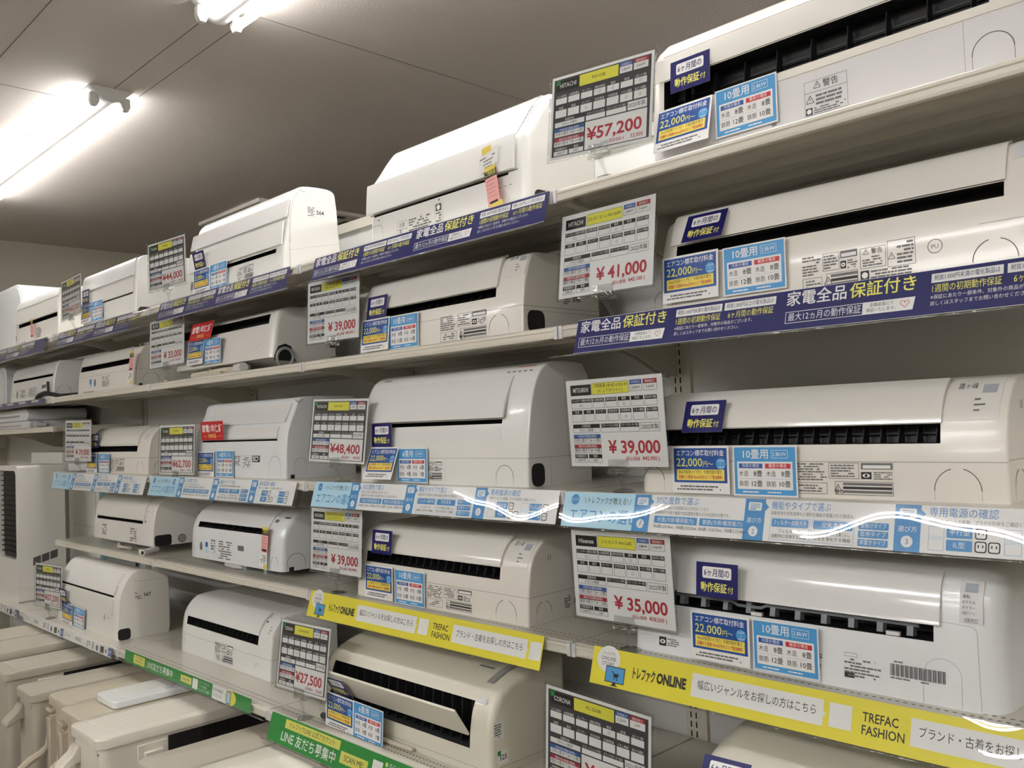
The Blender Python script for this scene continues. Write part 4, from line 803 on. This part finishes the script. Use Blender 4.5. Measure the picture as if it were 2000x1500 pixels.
# -- lowest shelf
F5B = [(0, 0), (.002, .06), (.006, .11), (.018, .16), (.04, .195), (.075, .215), (.12, .232), (.2, .248), (.3, .252)]
def x5b(t, F, W, fr, sd, D):
    mb = MB(); mb.prism([(-.044, .164), (-.041, .169), (.006, .096), (.002, .092)], .07, W - .078, P_AGED); mb.build('louver_flap', t, smooth=20)
    mb = MB(); mb.prism([(.058 + i * .012, .2065 + .0055 * i - (.0012 * i * i if i > 6 else 0)) for i in range(0)] or [(.07, .2145), (.12, .2335), (.2, .2495), (.2, .252), (.12, .236), (.07, .2165)], W - .075, W - .05, GREYP); mb.build('grip_strip', t)
    part(t, 'indicator_window', offn(F), lambda pr: pr.rr(W - .066, .172, W - .03, .186, .006, P_DISP)); part(t, 'maker_mark', lambda x, z, lay: (x, .12 + z, .2335 + z * .2), lambda pr: pr.rect(W - .16, 0, W - .1, .008, INKG))
    part(t, 'info_sticker', sd, lambda pr: (pr.rect(.02, .09, .055, .135, WHT), pr.blur(.022, .093, .053, .13, 6, 171, INKG))); part(t, 'stock_sticker', sd, lambda pr: (pr.rect(.03, .025, .068, .06, WHT), pr.rect(.03, .048, .042, .06, GRNT, 1), pr.text('525', .05, .036, .014, INK, 1, 'c', w=.03, bold=.015))); part(t, 'seam_line', sd, lambda pr: pr.rect(.0, .0165, D, .018, SEAM)); part(t, 'seam_line', fr, lambda pr: (pr.rect(0, .0165, W, .018, SEAM), arch(pr, .03, .002, .04, .05)))
    mb = MB(); mb.tube([(.12, -.02, .012), (.16, -.024, .013), (.19, -.024, .012), (.22, -.022, .0145), (.27, -.02, .01), (.4, -.015, .008), (.5, -.012, .008)], [.0115, .0125, .0115, .014, .009, .006, .006], PIPE, 8); mb.build('pipe_bundle', t)
    mb = MB(); mb.tube([(.05, -.016, .012), (.09, -.018, .014), (.13, -.012, .012)], .01, CORD, 8); mb.build('power_cord', t)
unit('5b', 'aged beige indoor air conditioner with flap hanging open beside the 27,500 yen card', -2.525, -1.725, 5, F5B, .3, .252, (.065, .725, .060, .176), [], P_AGED, Y=1.55, fins=16, rl=.05, rr=.02, depth=.07, extra=x5b)
def x5c(t, F, W, fr, sd, D):
    part(t, 'spec_label', fr, spec(.33, .012, .15, .07, 181, True)); part(t, 'pipe_cover_groove', fr, lambda pr: (pr.ring(W - .1, .03, .02, .0012, GROOVE, 0, 10, 60, 180), arch(pr, .04, .03, .03, .03))); part(t, 'seam_line', fr, lambda pr: pr.rect(.0, .0745, W, .0758, SEAM)); part(t, 'seam_line', sd, lambda pr: pr.rect(.004, .0745, D, .0758, SEAM))
    part(t, 'display_print', fr, lambda pr: (pr.rect(W - .085, .21, W - .04, .213, INKG), pr.rect(W - .09, .195, W - .07, .2, INK), pr.rect(W - .05, .165, W - .02, .167, INKG)))
unit('5c', 'white indoor air conditioner with black outlet left of the 27,500 yen card', -3.749, -2.982, 5, GVF, .29, .229, (.065, .665, .115, .148), [(.06, .672, .149, ('y', .075), .006, .010, P_PANELW, 'front_panel')], P_WHITE, Y=1.635, fins=16, disp=(.69, .765, .15, .08, P_WHITE), rl=.035, extra=x5c)
F5D = [(0, 0), (.004, .08), (.008, .13), (.014, .19), (.03, .235), (.055, .275), (.085, .3), (.13, .302), (.18, .285), (.235, .255), (.24, .245), (.243, .03), (.236, 0)]
def x5d(t, F, W, fr, sd, D):
    part(t, 'logo_mark', fr, lambda pr: pr.disc(W - .16, .085, .007, GREYP, 0, .014)); part(t, 'maker_mark', fr, lambda pr: pr.rect(W - .13, .088, W - .1, .09, INKG)); part(t, 'pipe_hole', sd, lambda pr: pr.rr(.004, .0, .06, .05, .014, DARK), 'dark pipe cut-out')
    part(t, 'stock_sticker', sd, sidelab(.08, .165, '567', 1.0, False)); part(t, 'seam_line', sd, lambda pr: (pr.line(.075, .262, .1, .25, .001, SEAM), pr.line(.1, .25, .24, .25, .001, SEAM)))
    part(t, 'display_print', fr, lambda pr: [pr.rect(W - .07, .195 + .008 * i, W - .05, .198 + .008 * i, INKG) for i in range(5)])
unit('5d', 'tall white indoor air conditioner with domed top marked 567 on the lowest shelf', -4.93, -4.131, 5, F5D, .243, .001, (.04, .73, .182, .190), [(.04, .735, .105, ('z', .18), .006, .008, P_WARM, 'lower_flap'), (.03, .74, .192, ('y', .075), .004, .005, P_WHITE, 'upper_panel')], P_WARM, Y=1.523, depth=.03, rl=.015, sm=1, extra=x5d)
unit('5a', 'grey beige air conditioner cut by the bottom edge beside the dark card', -1.100, -.32, 5, F5B, .3, .252, (.07, .7, .09, .15), [(.06, .71, .152, ('y', .1), .004, .004, P_AGED, 'front_panel')], P_AGED, Y=1.515, rl=.05)

# ------------------------------------------------------------------ tags stuck on the units
def tag_mesh(kind, var=None):
    mb = MB(); 
    if kind == 'N':
        pr = Pr(mb, flat(.001, -.0525, -.037)); pr.rect(0, 0, 105, 74, NAVY); pr.rr(16, 40, 89, 65, 4, WHT, 1); pr.text('6ヶ月間の', 52, 46, 14, NAVY, 2, 'c', w=64, bold=.01)
        pr.text('動作保証', 12, 13, 17, YELT, 1, w=66, bold=.015); pr.text('付', 80, 13, 12, YELT, 1, w=14)
    elif kind == 'F':
        pr = Pr(mb, flat(.001, -.074, -.0525)); pr.rect(0, 0, 148, 105, PAPER); pr.rect(5, 24, 143, 100, BLUF, 1); pr.text('エアコン標準取付料金', 74, 84, 11, WHT, 2, 'c', w=124, bold=.008)
        pr.text('22,000', 12, 60, 20, YELT, 2, w=68, bold=.004); pr.text('円～', 82, 60, 11, YELT, 2, w=30); pr.disc(128, 66, 12.5, SKY, 2)
        for i, s_ in enumerate(('2.2kW', '～', '4.0kW')): pr.text(s_, 128, 70 - i * 7, 5, WHT, 3, 'c', w=18)
        pr.rect(12, 29, 136, 53, YELF, 2); pr.text('4m以内配管パイプ付', 18, 44, 7, INK, 3, w=56); pr.text('外壁同階平置き', 84, 44, 7, INK, 3, w=46); pr.rect(78, 43, 78.6, 51, INK, 3); pr.text('店舗から直線15km以内のエリア配送無料', 74, 33, 7, PRICE, 3, 'c', w=114, bold=.015)
        pr.blur(12, 6, 136, 19, 2, 7, INKG)
    elif kind == 'S':
        n, kw, a, b, c, d = var
        pr = Pr(mb, flat(.001, -.074, -.0525)); pr.rect(0, 0, 148, 105, PAPER); pr.rect(3, 3, 145, 102, SKY, 1); pr.rect(10, 14, 138, 72, PAPER, 2)
        pr.text(n + '畳用', 54, 80, 17, WHT, 2, 'c', w=66, bold=.008); pr.frame(91, 79, 128, 96, .8, WHT, 2); pr.text(kw, 109, 83.5, 9, WHT, 2, 'c', w=32)
        pr.rect(14, 58, 70, 68, BLU, 3); pr.text('冷房の場合', 42, 60.5, 6.5, WHT, 4, 'c', w=44); pr.rect(76, 58, 134, 68, RED, 3); pr.text('暖房の場合', 105, 60.5, 6.5, WHT, 4, 'c', w=44)
        for x, p, q in ((14, a, b), (78, c, d)):
            pr.text('木造', x, 42, 10, INK, 3, w=22); pr.text(p + '畳', x + 55, 42, 11, INK, 3, 'r', w=30, bold=.008); pr.text('鉄筋', x, 21, 10, INK, 3, w=22); pr.text(q + '畳', x + 55, 21, 11, INK, 3, 'r', w=30, bold=.008); pr.rect(x, 36, x + 56, 36.4, SKY, 3)
        pr.blur(22, 6, 128, 11, 1, 5, WHT, 2)
    elif kind == 'R':
        pr = Pr(mb, flat(.001, -.1, -.0385)); pr.rect(0, 0, 200, 77, REDT); pr.text('家電1年保証', 100, 36, 26, WHT, 1, 'c', w=176, bold=.02); pr.text('対象商品', 100, 11, 14, YELT, 1, 'c', w=84); pr.rect(18, 16, 50, 17, YELT, 1); pr.rect(150, 16, 182, 17, YELT, 1)
    dims = dict(N=(.0525, .037), F=(.074, .0525), S=(.074, .0525), R=(.1, .0385))[kind]
    mb.box(-dims[0], dims[0], .0002, .0008, -dims[1], dims[1], PAPER)
    return mb
TNAME = dict(N=('warranty_tag', 'navy six month warranty tag', 'navy warranty tags'), F=('installation_fee_tag', 'blue and yellow installation fee tag', 'installation fee tags'), S=('room_size_tag', 'light blue room size tag', 'room size tags'), R=('warranty_tag', 'red one year warranty tag', 'red warranty tags'))
_src = {}
def put_tag(kind, X, Y, Z, where, tilt=0.0, roll=0.0, yaw=0.0, var=None):
    nm, txt, grp = TNAME[kind]; k = (kind, var)
    if k in _src: o = _src[k].copy(); COL.objects.link(o)
    else: o = tag_mesh(kind, var).build(nm, recalc=False, smooth=0); _src[k] = o
    o.name = nm; o.matrix_world = Matrix.Translation((X, Y, Z)) @ pose(yaw, tilt, roll)
    return props(o, f'{txt} {where}', 'tag', grp)
S10 = ('10', '2.8kW', '8', '12', '8', '10'); S6 = ('6', '2.2kW', '6', '9', '6', '7'); S14 = ('14', '4.0kW', '11', '17', '11', '14')
YT = 1.682
for key, nx, nz, nt, nr, fx, fz, froll, sx, sz, var, w in (
    ('1a', -1.119, 2.318, .09, .0, -1.138, 2.200, .22, -.977, 2.197, S10, 'on the top shelf, rightmost bay'),
    ('2a', -1.100, 1.966, .50, .0, -1.137, 1.856, .03, -.977, 1.853, S10, 'on the second shelf, rightmost bay'),
    ('3a', -1.126, 1.545, .36, .0, -1.134, 1.428, 0, -.976, 1.427, S10, 'on the third shelf, rightmost bay'),
    ('4a', -1.113, 1.186, .10, .0, -1.105, 1.064, 0, -.950, 1.065, S10, 'on the fourth shelf, rightmost bay'),
    ('2b', -2.331, 1.932, .15, .0, -2.331, 1.843, .08, -2.183, 1.839, S10, 'on the second shelf, second bay from right'),
    ('3b', -2.329, 1.523, .04, .0, -2.323, 1.436, .33, -2.163, 1.430, S6, 'on the third shelf, second bay from right'),
    ('4b', -2.347, 1.185, .11, .0, -2.355, 1.060, 0, -2.197, 1.058, S10, 'on the fourth shelf, second bay from right'),
    ('1c', -3.581, 2.278, -.18, .0, -3.541, 2.186, 0, -3.388, 2.187, S6, 'on the top shelf, third bay from right'),
    ('2c', -3.579, 1.979, .27, .0, -3.613, 1.893, .1, -3.457, 1.887, S6, 'on the second shelf, third bay from right'),
    ('3c', -3.503, 1.561, -.05, .0, -3.543, 1.424, .0, -3.375, 1.428, S14, 'on the third shelf, third bay from right'),
    ('1d', -4.916, 2.295, .02, .0, -4.884, 2.205, 0, -4.724, 2.200, S10, 'on the top shelf, fourth bay from right'),
    ('3d', -4.826, 1.535, .1, .0, -4.843, 1.423, 0, -4.674, 1.418, S10, 'on the third shelf, fourth bay from right')):
    red = key in ('2c', '3c')
    yo = {'2a': .006, '3a': .002, '4a': -.012, '3b': -.004, '3c': -.018, '1c': -.012, '2c': -.006, '1b': -.02, '1d': -.012}.get(key, -.002)
    Yn = 1.688 + yo; kx = Yn / 1.688
    put_tag('R' if red else 'N', nx * kx, Yn, 1.55 + (nz - 1.55) * kx, w, nt, nr, 0, None)
    for kd, x, z, rl_ in (('F', fx, fz, froll), ('S', sx, sz, 0)):
        k2 = (YT - .002 * (kd == 'F') - .045 * rl_) / 1.676; put_tag(kd, x * k2, 1.676 * k2, 1.55 + (z - 1.55) * k2, w, .03 + rl_, 0, 0, var if kd == 'S' else None)
put_tag('N', -2.358, 1.518, .768, 'on the open flap, lowest shelf, second bay from right', -.56, 0); put_tag('F', -2.350, 1.514, .693, 'on the lowest shelf, second bay from right', .05, .02); put_tag('S', -2.201, 1.512, .692, 'on the lowest shelf, second bay from right', .05, .02, 0, S6)
put_tag('N', -4.785, 1.508, .775, 'on the lowest shelf, fourth bay from right', -.12, 0); put_tag('F', -4.755, 1.515, .690, 'on the lowest shelf, fourth bay from right', .05, .03); put_tag('S', -4.585, 1.514, .688, 'on the lowest shelf, fourth bay from right', .05, .03, 0, S10)
put_tag('N', -1.0, 1.509, .842, 'on the lowest shelf, rightmost bay', .5, -.02)
# sold slips
def sold(X, Y, Z, label, roll=0.0, tilt=0.0, memo=True, tail=False, h=.1):
    t = thing('sold_slip', label, 'sold slip', (X, Y, Z), pose(0, tilt, roll), 'pink sold slips taped to units')
    mb = MB(); pr = Pr(mb, flat(.001, 0, 0)); pr.rect(-24, -h * 1000, 24, 0, PINK); pr.rect(-24, -20, 24, 2, BLK, 1); pr.text('ご売約済', 0, -14, 12, YELT, 2, 'c', w=42)
    for i in range(5): pr.rect(-19, -30 - 11 * i, 17 - 8 * (i % 2), -28.8 - 11 * i, INKG, 1)
    pr.rect(-16, -h * 1000 + 4, 16, -h * 1000 + 13, BLK, 1); mb.build('pink_slip', t, recalc=False, smooth=0)
    for q in ([(-20, -1, 22, 11)] + ([(-22, 50, 16, 68), (-16, -h * 1000 - 14, 34, -h * 1000 + 6)] if memo else [])):
        mb = MB(); Pr(mb, flat(.001, 0, 0)).rect(*q, TAPE, 3); mb.build('yellow_tape', t, recalc=False, smooth=0)
    if memo:
        mb = MB(); pr = Pr(mb, flat(.001, 0, 0)); pr.poly([(-44, 0), (34, 12), (44, 60), (-34, 52)], PAPER, 0)
        for i in range(4): pr.blur(-34 + 2 * i, 36 - 9 * i, 34, 42 - 9 * i, 1, 60 + i, INKG)
        mb.build('white_memo', t, recalc=False, smooth=0)
    if tail:
        mb = MB(); pr = Pr(mb, flat(.001, 0, 0)); pr.poly([(-26, -h * 1000), (22, -h * 1000), (26, -h * 1000 - 62), (-34, -h * 1000 - 52)], PAPER, 0); pr.blur(-22, -h * 1000 - 40, 18, -h * 1000 - 8, 4, 70, INKG); pr.poly([(0, -h * 1000 - 45), (22, -h * 1000 - 42), (24, -h * 1000 - 66), (-2, -h * 1000 - 58)], TAPE, 1); mb.build('white_memo', t, recalc=False, smooth=0)
sold(-1.762, 1.668, 2.240, 'pink sold slip with white memo on the large top shelf unit', -.13, 0, True, False, .10)
sold(-5.775, 1.672, 2.262, 'pink sold slip on the leftmost unit of the top shelf', -.05, 0, False, False, .10)
sold(-4.275, 1.672, 1.945, 'pink sold slip on the second shelf, fourth bay from right', 0, .1, False, True, .085)
sold(-3.075, 1.682, 1.182, 'pink sold slip on the cool white unit of the fourth shelf', .05, .06, False, True, .085)

# ------------------------------------------------------------------ left end: window units and boxes
t = thing('window_air_conditioner', 'tall white window air conditioner with black front grille, left edge of the lowest shelf', 'window air conditioner', (-5.93, 1.52, .645))
W, D, H = .375, .25, .765
def rrect(x0, x1, z0, z1, r, n=6):
    p = []
    for cx, cz, a in ((x1 - r, z0 + r, -90), (x1 - r, z1 - r, 0), (x0 + r, z1 - r, 90), (x0 + r, z0 + r, 180)):
        p += [(cx + r * math.cos(math.radians(a + 90 * i / n)), cz + r * math.sin(math.radians(a + 90 * i / n))) for i in range(n + 1)]
    return p
mb = MB(); o_ = rrect(0, W, 0, H, .018); i_ = rrect(.02, W - .03, .24, H - .028, .03); n = len(o_)
vs = [(x, 0, z) for x, z in o_] + [(x, 0, z) for x, z in i_] + [(x, D, z) for x, z in o_] + [(x, .025, z) for x, z in i_]
fs = []
for k in range(n):
    j = (k + 1) % n; fs += [(k, j, n + j, n + k), (k, j, 2 * n + j, 2 * n + k), (n + k, n + j, 3 * n + j, 3 * n + k)]
fs.append(tuple(range(2 * n, 3 * n))); mb.add(vs, fs, P_WARM); mb.build('cabinet', t)
mb = MB(); mb.add([(x, .0245, z) for x, z in i_], [tuple(range(n))], DARK)
for k in range(16): z = .27 + k * .029; mb.box(.03, W - .04, .008, .02, z, z + .005, DARK)
mb.build('front_grille', t)
mb = MB(); pr = Pr(mb, lambda x, z, l: (W + .0006 + l * .0002, x, z))
for k in range(3): pr.poly([(.075 + .045 * k, .20 + .012 * k), (.115 + .045 * k, .21 + .012 * k), (.117 + .045 * k, .255 + .012 * k), (.077 + .045 * k, .245 + .012 * k)], GROOVE)
mb.build('side_vent', t, recalc=False, smooth=0)
def cabinet(name, label, cat, x0, x1, y0, y1, z0, z1, mat, bev=.02, parts=None):
    t = thing(name, label, cat, (x0, y0, z0)); mb = MB(); mb.prism(rrect(0, x1 - x0, 0, z1 - z0, bev), 0, y1 - y0, mat, 'y'); mb.build('cabinet', t, bevel=.006)
    if parts: parts(t, x1 - x0, y1 - y0, z1 - z0)
    return t
def wrap(t, w, d, h):
    mb = MB(); mb.box(w - .035, w + .045, -.012, -.008, -.0, h + .01, FILM); mb.build('blue_film', t); mb = MB(); pr = Pr(mb, flat(1, 0, 0)); pr.rect(.0, h * .5, w * .8, h * .503, SEAM, 5); pr.rect(w * .78, h * .5, w * .79, h, SEAM, 5); mb.build('carton_seam', t, recalc=False, smooth=0)
cabinet('wrapped_carton', 'white carton wrapped in bluish film behind the window air conditioner', 'carton', -5.99, -5.40, 1.93, 2.11, .646, 1.40, P_WHITE, .006, wrap)
def grip(t, w, d, h): mb = MB(); Pr(mb, flat(1, 0, 0)).disc(.05, h - .12, .07, GROOVE, 3, .012); mb.build('hand_grip', t, recalc=False, smooth=0)
cabinet('window_air_conditioner', 'white appliance standing behind the window air conditioner, its top just showing', 'window air conditioner', -6.62, -6.02, 1.90, 2.11, .646, 1.472, P_WHITE, .02, grip)
def topv(t, w, d, h): mb = MB(); mb.prism(rrect(.02, w - .02, .0, h - .02, .11), -.006, 0, P_COOL, 'y'); mb.build('front_cover', t, bevel=.003)
cabinet('upright_white_appliance', 'tall rounded white appliance at the far left of the top shelf', 'appliance', -7.05, -6.40, 1.80, 2.08, ZR[1] + .001, ZR[1] + .47, P_COOL, .13, topv)
cabinet('upright_grey_appliance', 'pale grey appliance behind the leftmost unit of the second shelf', 'appliance', -7.40, -6.80, 1.80, 2.08, ZR[2] + .001, ZR[2] + .28, P_COOL, .05, topv)
def slots(t, w, d, h): mb = MB(); mb.box(.05, w * .75, -.003, .001, h * .35, h * .5, GREYP); mb.build('front_slot', t)
cabinet('flat_silver_appliance', 'flat silver white appliance lying on the shelf at head height, left edge', 'appliance', -6.62, -5.955, 1.70, 2.05, 1.626, 1.672, P_BASE, .008, slots)
cabinet('rounded_white_tray', 'pale rounded appliance stacked on the flat silver one, left edge', 'appliance', -6.60, -5.985, 1.70, 2.05, 1.674, 1.745, P_COOL, .03, slots)
t = thing('plastic_coupling', 'small grey plastic coupling lying on the left shelf at head height', 'coupling', (-5.86, 1.74, 1.626))
mb = MB(); mb.tube([(-.05, 0, .022), (-.01, 0, .022), (.02, .004, .018), (.09, .01, .014)], [.02, .02, .012, .010], GREYP, 10); mb.build('coupling_body', t)
mb = MB(); mb.tube([(-.055, -.0, .022), (-.035, 0, .022)], .0215, P_BASE, 10); mb.build('collar', t)

# ------------------------------------------------------------------ outdoor units on the floor under the lowest shelf
def outdoor(key, x0, x1, y0, L, H, mat, label, ribs=True, handle='side', vents=True, lidmat=None):
    W = x1 - x0; t = thing('outdoor_condenser_unit', label, 'outdoor unit', (x0, y0, 0), group='outdoor units under the lowest shelf')
    mb = MB(); mb.prism(rrect(.006, W - .006, .012, L - .004, .03), .03, H - .03, mat, 'z'); mb.build('casing', t)
    for y in (.1, L - .16):
        mb = MB(); mb.box(.0, W, y, y + .05, 0, .03, GREYP); mb.build('foot', t)
    mb = MB(); rings = []
    for z, e in ((H - .034, 0), (H - .006, 0), (H - .0015, .003), (H, .008)): rings.append([(x, y, z) for x, y in rrect(e, W - e, e, L - e, .035 - e * .5)])
    n = len(rings[0]); mb.add([v for r_ in rings for v in r_], [(a * n + k, a * n + (k + 1) % n, (a + 1) * n + (k + 1) % n, (a + 1) * n + k) for a in range(3) for k in range(n)] + [tuple(range(3 * n, 4 * n)), tuple(range(n))[::-1]], lidmat or mat); lid = mb.build('top_lid', t)
    if ribs:
        mb = MB(); m_ = 9
        for i in range(m_): x = .045 + (W - .09) * i / (m_ - 1); mb.prism([(x - .008, H - .001), (x - .004, H + .0042), (x + .002, H + .0042), (x + .006, H - .001)], .05, L - .05, lidmat or mat, 'y')
        mb.build('lid_rib', t, smooth=60)
    mb = MB(); mb.box(W - .0065, W - .003, .24, L - .03, .05, H - .045, FINS)
    for k in range(22): y = .25 + k * (L - .3) / 22; mb.box(W - .003, W - .0015, y, y + .002, .05, H - .045, FINS)
    mb.build('coil_grille', t)
    mb = MB(); pr = Pr(mb, lambda x, z, l: (x, .0118, z)); pr.disc(.025, H - .05, .004, INK); pr.disc(W - .03, H - .055, .004, INK); mb.build('screw', t, recalc=False, smooth=0)
    if handle == 'side':   # valve cover with a looping carry handle
        mb = MB(); path = [(.035, .010, H - .075), (.034, -.006, H - .19), (.032, -.03, H - .215), (.026, -.07, H - .235), (.02, -.105, H - .262), (.018, -.115, H - .33), (.018, -.11, H - .44)]
        mb.tube(path, [.012, .013, .015, .016, .016, .016, .014], mat, 8); mb.build('carry_handle', t)
        mb = MB(); mb.box(.012, .07, -.008, .014, H - .062, H - .048, mat); mb.prism([(.02, .02), (.075, .02), (.07, -.012), (.03, -.012)], H - .42, H - .08, mat, 'z'); mb.build('valve_cover', t, bevel=.004)
        mb = MB(); Pr(mb, lambda x, z, l: (x, -.0128, z)).rect(.032, H - .3, .046, H - .1, GREYP); mb.build('rating_label', t, recalc=False, smooth=0)
        mb = MB(); mb.box(.012, .05, -.03, .01, .03, H - .35, FINS); mb.build('valve_recess', t)
    else:
        mb = MB(); mb.prism([(.0, H - .06), (-.012, H - .085), (-.05, H - .115), (-.058, H - .135), (-.052, H - .145), (-.03, H - .135), (.0, H - .12), (.014, H - .12), (.014, H - .06)], .02, .085, mat); mb.build('carry_handle', t, bevel=.006)
    if vents:
        mb = MB(); mb.box(W - .004, W + .004, .13, .235, H - .165, H - .05, OUTW); mb.box(W + .004, W + .018, .15, .215, H - .095, H - .075, OUTW); mb.build('terminal_cover', t, bevel=.003)
        mb = MB(); pr = Pr(mb, lambda y, z, l: (W + .0045, y, z))
        for c_ in range(3):
            for r_ in range(5): pr.rect(.145 + c_ * .03, H - .155 + r_ * .012, .16 + c_ * .03, H - .149 + r_ * .012, HOLE)
        mb.build('vent_slots', t, recalc=False, smooth=0)
    return t
outdoor('o1', -3.415, -3.135, 1.085, .78, .55, OUTW, 'ivory outdoor unit with ribbed lid and curved white handle', True, 'lip')
outdoor('o2b', -3.655, -3.425, 1.125, .74, .55, OUTD, 'beige outdoor unit directly left of the ivory ribbed one', False, 'side', False)
outdoor('o2', -3.882, -3.667, 1.155, .74, .55, OUTD, 'beige outdoor unit, third from the left at the bottom', False, 'side', False)
outdoor('o3', -4.12, -3.91, 1.105, .74, .55, OUTG, 'grey beige outdoor unit with a plain short side, second from the left', False, 'lip')
outdoor('o4', -4.62, -4.35, 1.13, .76, .55, OUTG, 'grey outdoor unit with ribbed lid at the left edge', True, 'lip')
outdoor('o5', -4.94, -4.645, 1.14, .76, .58, OUTG, 'taller grey ribbed outdoor unit at the far left, right one of its pair', True, 'lip')
outdoor('o8', -5.255, -4.96, 1.14, .76, .58, OUTG, 'taller grey ribbed outdoor unit at the far left, left one of its pair', True, 'lip')
outdoor('o6', -2.87, -2.66, 1.10, .76, .55, OUTG, 'grey outdoor unit with smooth lid under the green banner', False, 'lip', False)
outdoor('o7', -2.65, -2.38, 1.12, .76, .55, OUTW, 'pale ivory outdoor unit half under the wide green banner', False, 'lip', False)
t = thing('white_lid_tray', 'bluish white plastic cover lying on the beige outdoor unit beside the ivory one', 'plastic cover', (-3.62, 1.25, .5515))
mb = MB(); mb.prism(rrect(0, .19, 0, .5, .02), 0, .028, P_COOL, 'z'); mb.build('cover_body', t, bevel=.004)
mb = MB(); mb.prism(rrect(.03, .15, .04, .25, .02), .028, .031, P_WHITE, 'z'); mb.build('raised_face', t, bevel=.001)

bpy.data.objects.remove(_to); bpy.data.curves.remove(_cu)
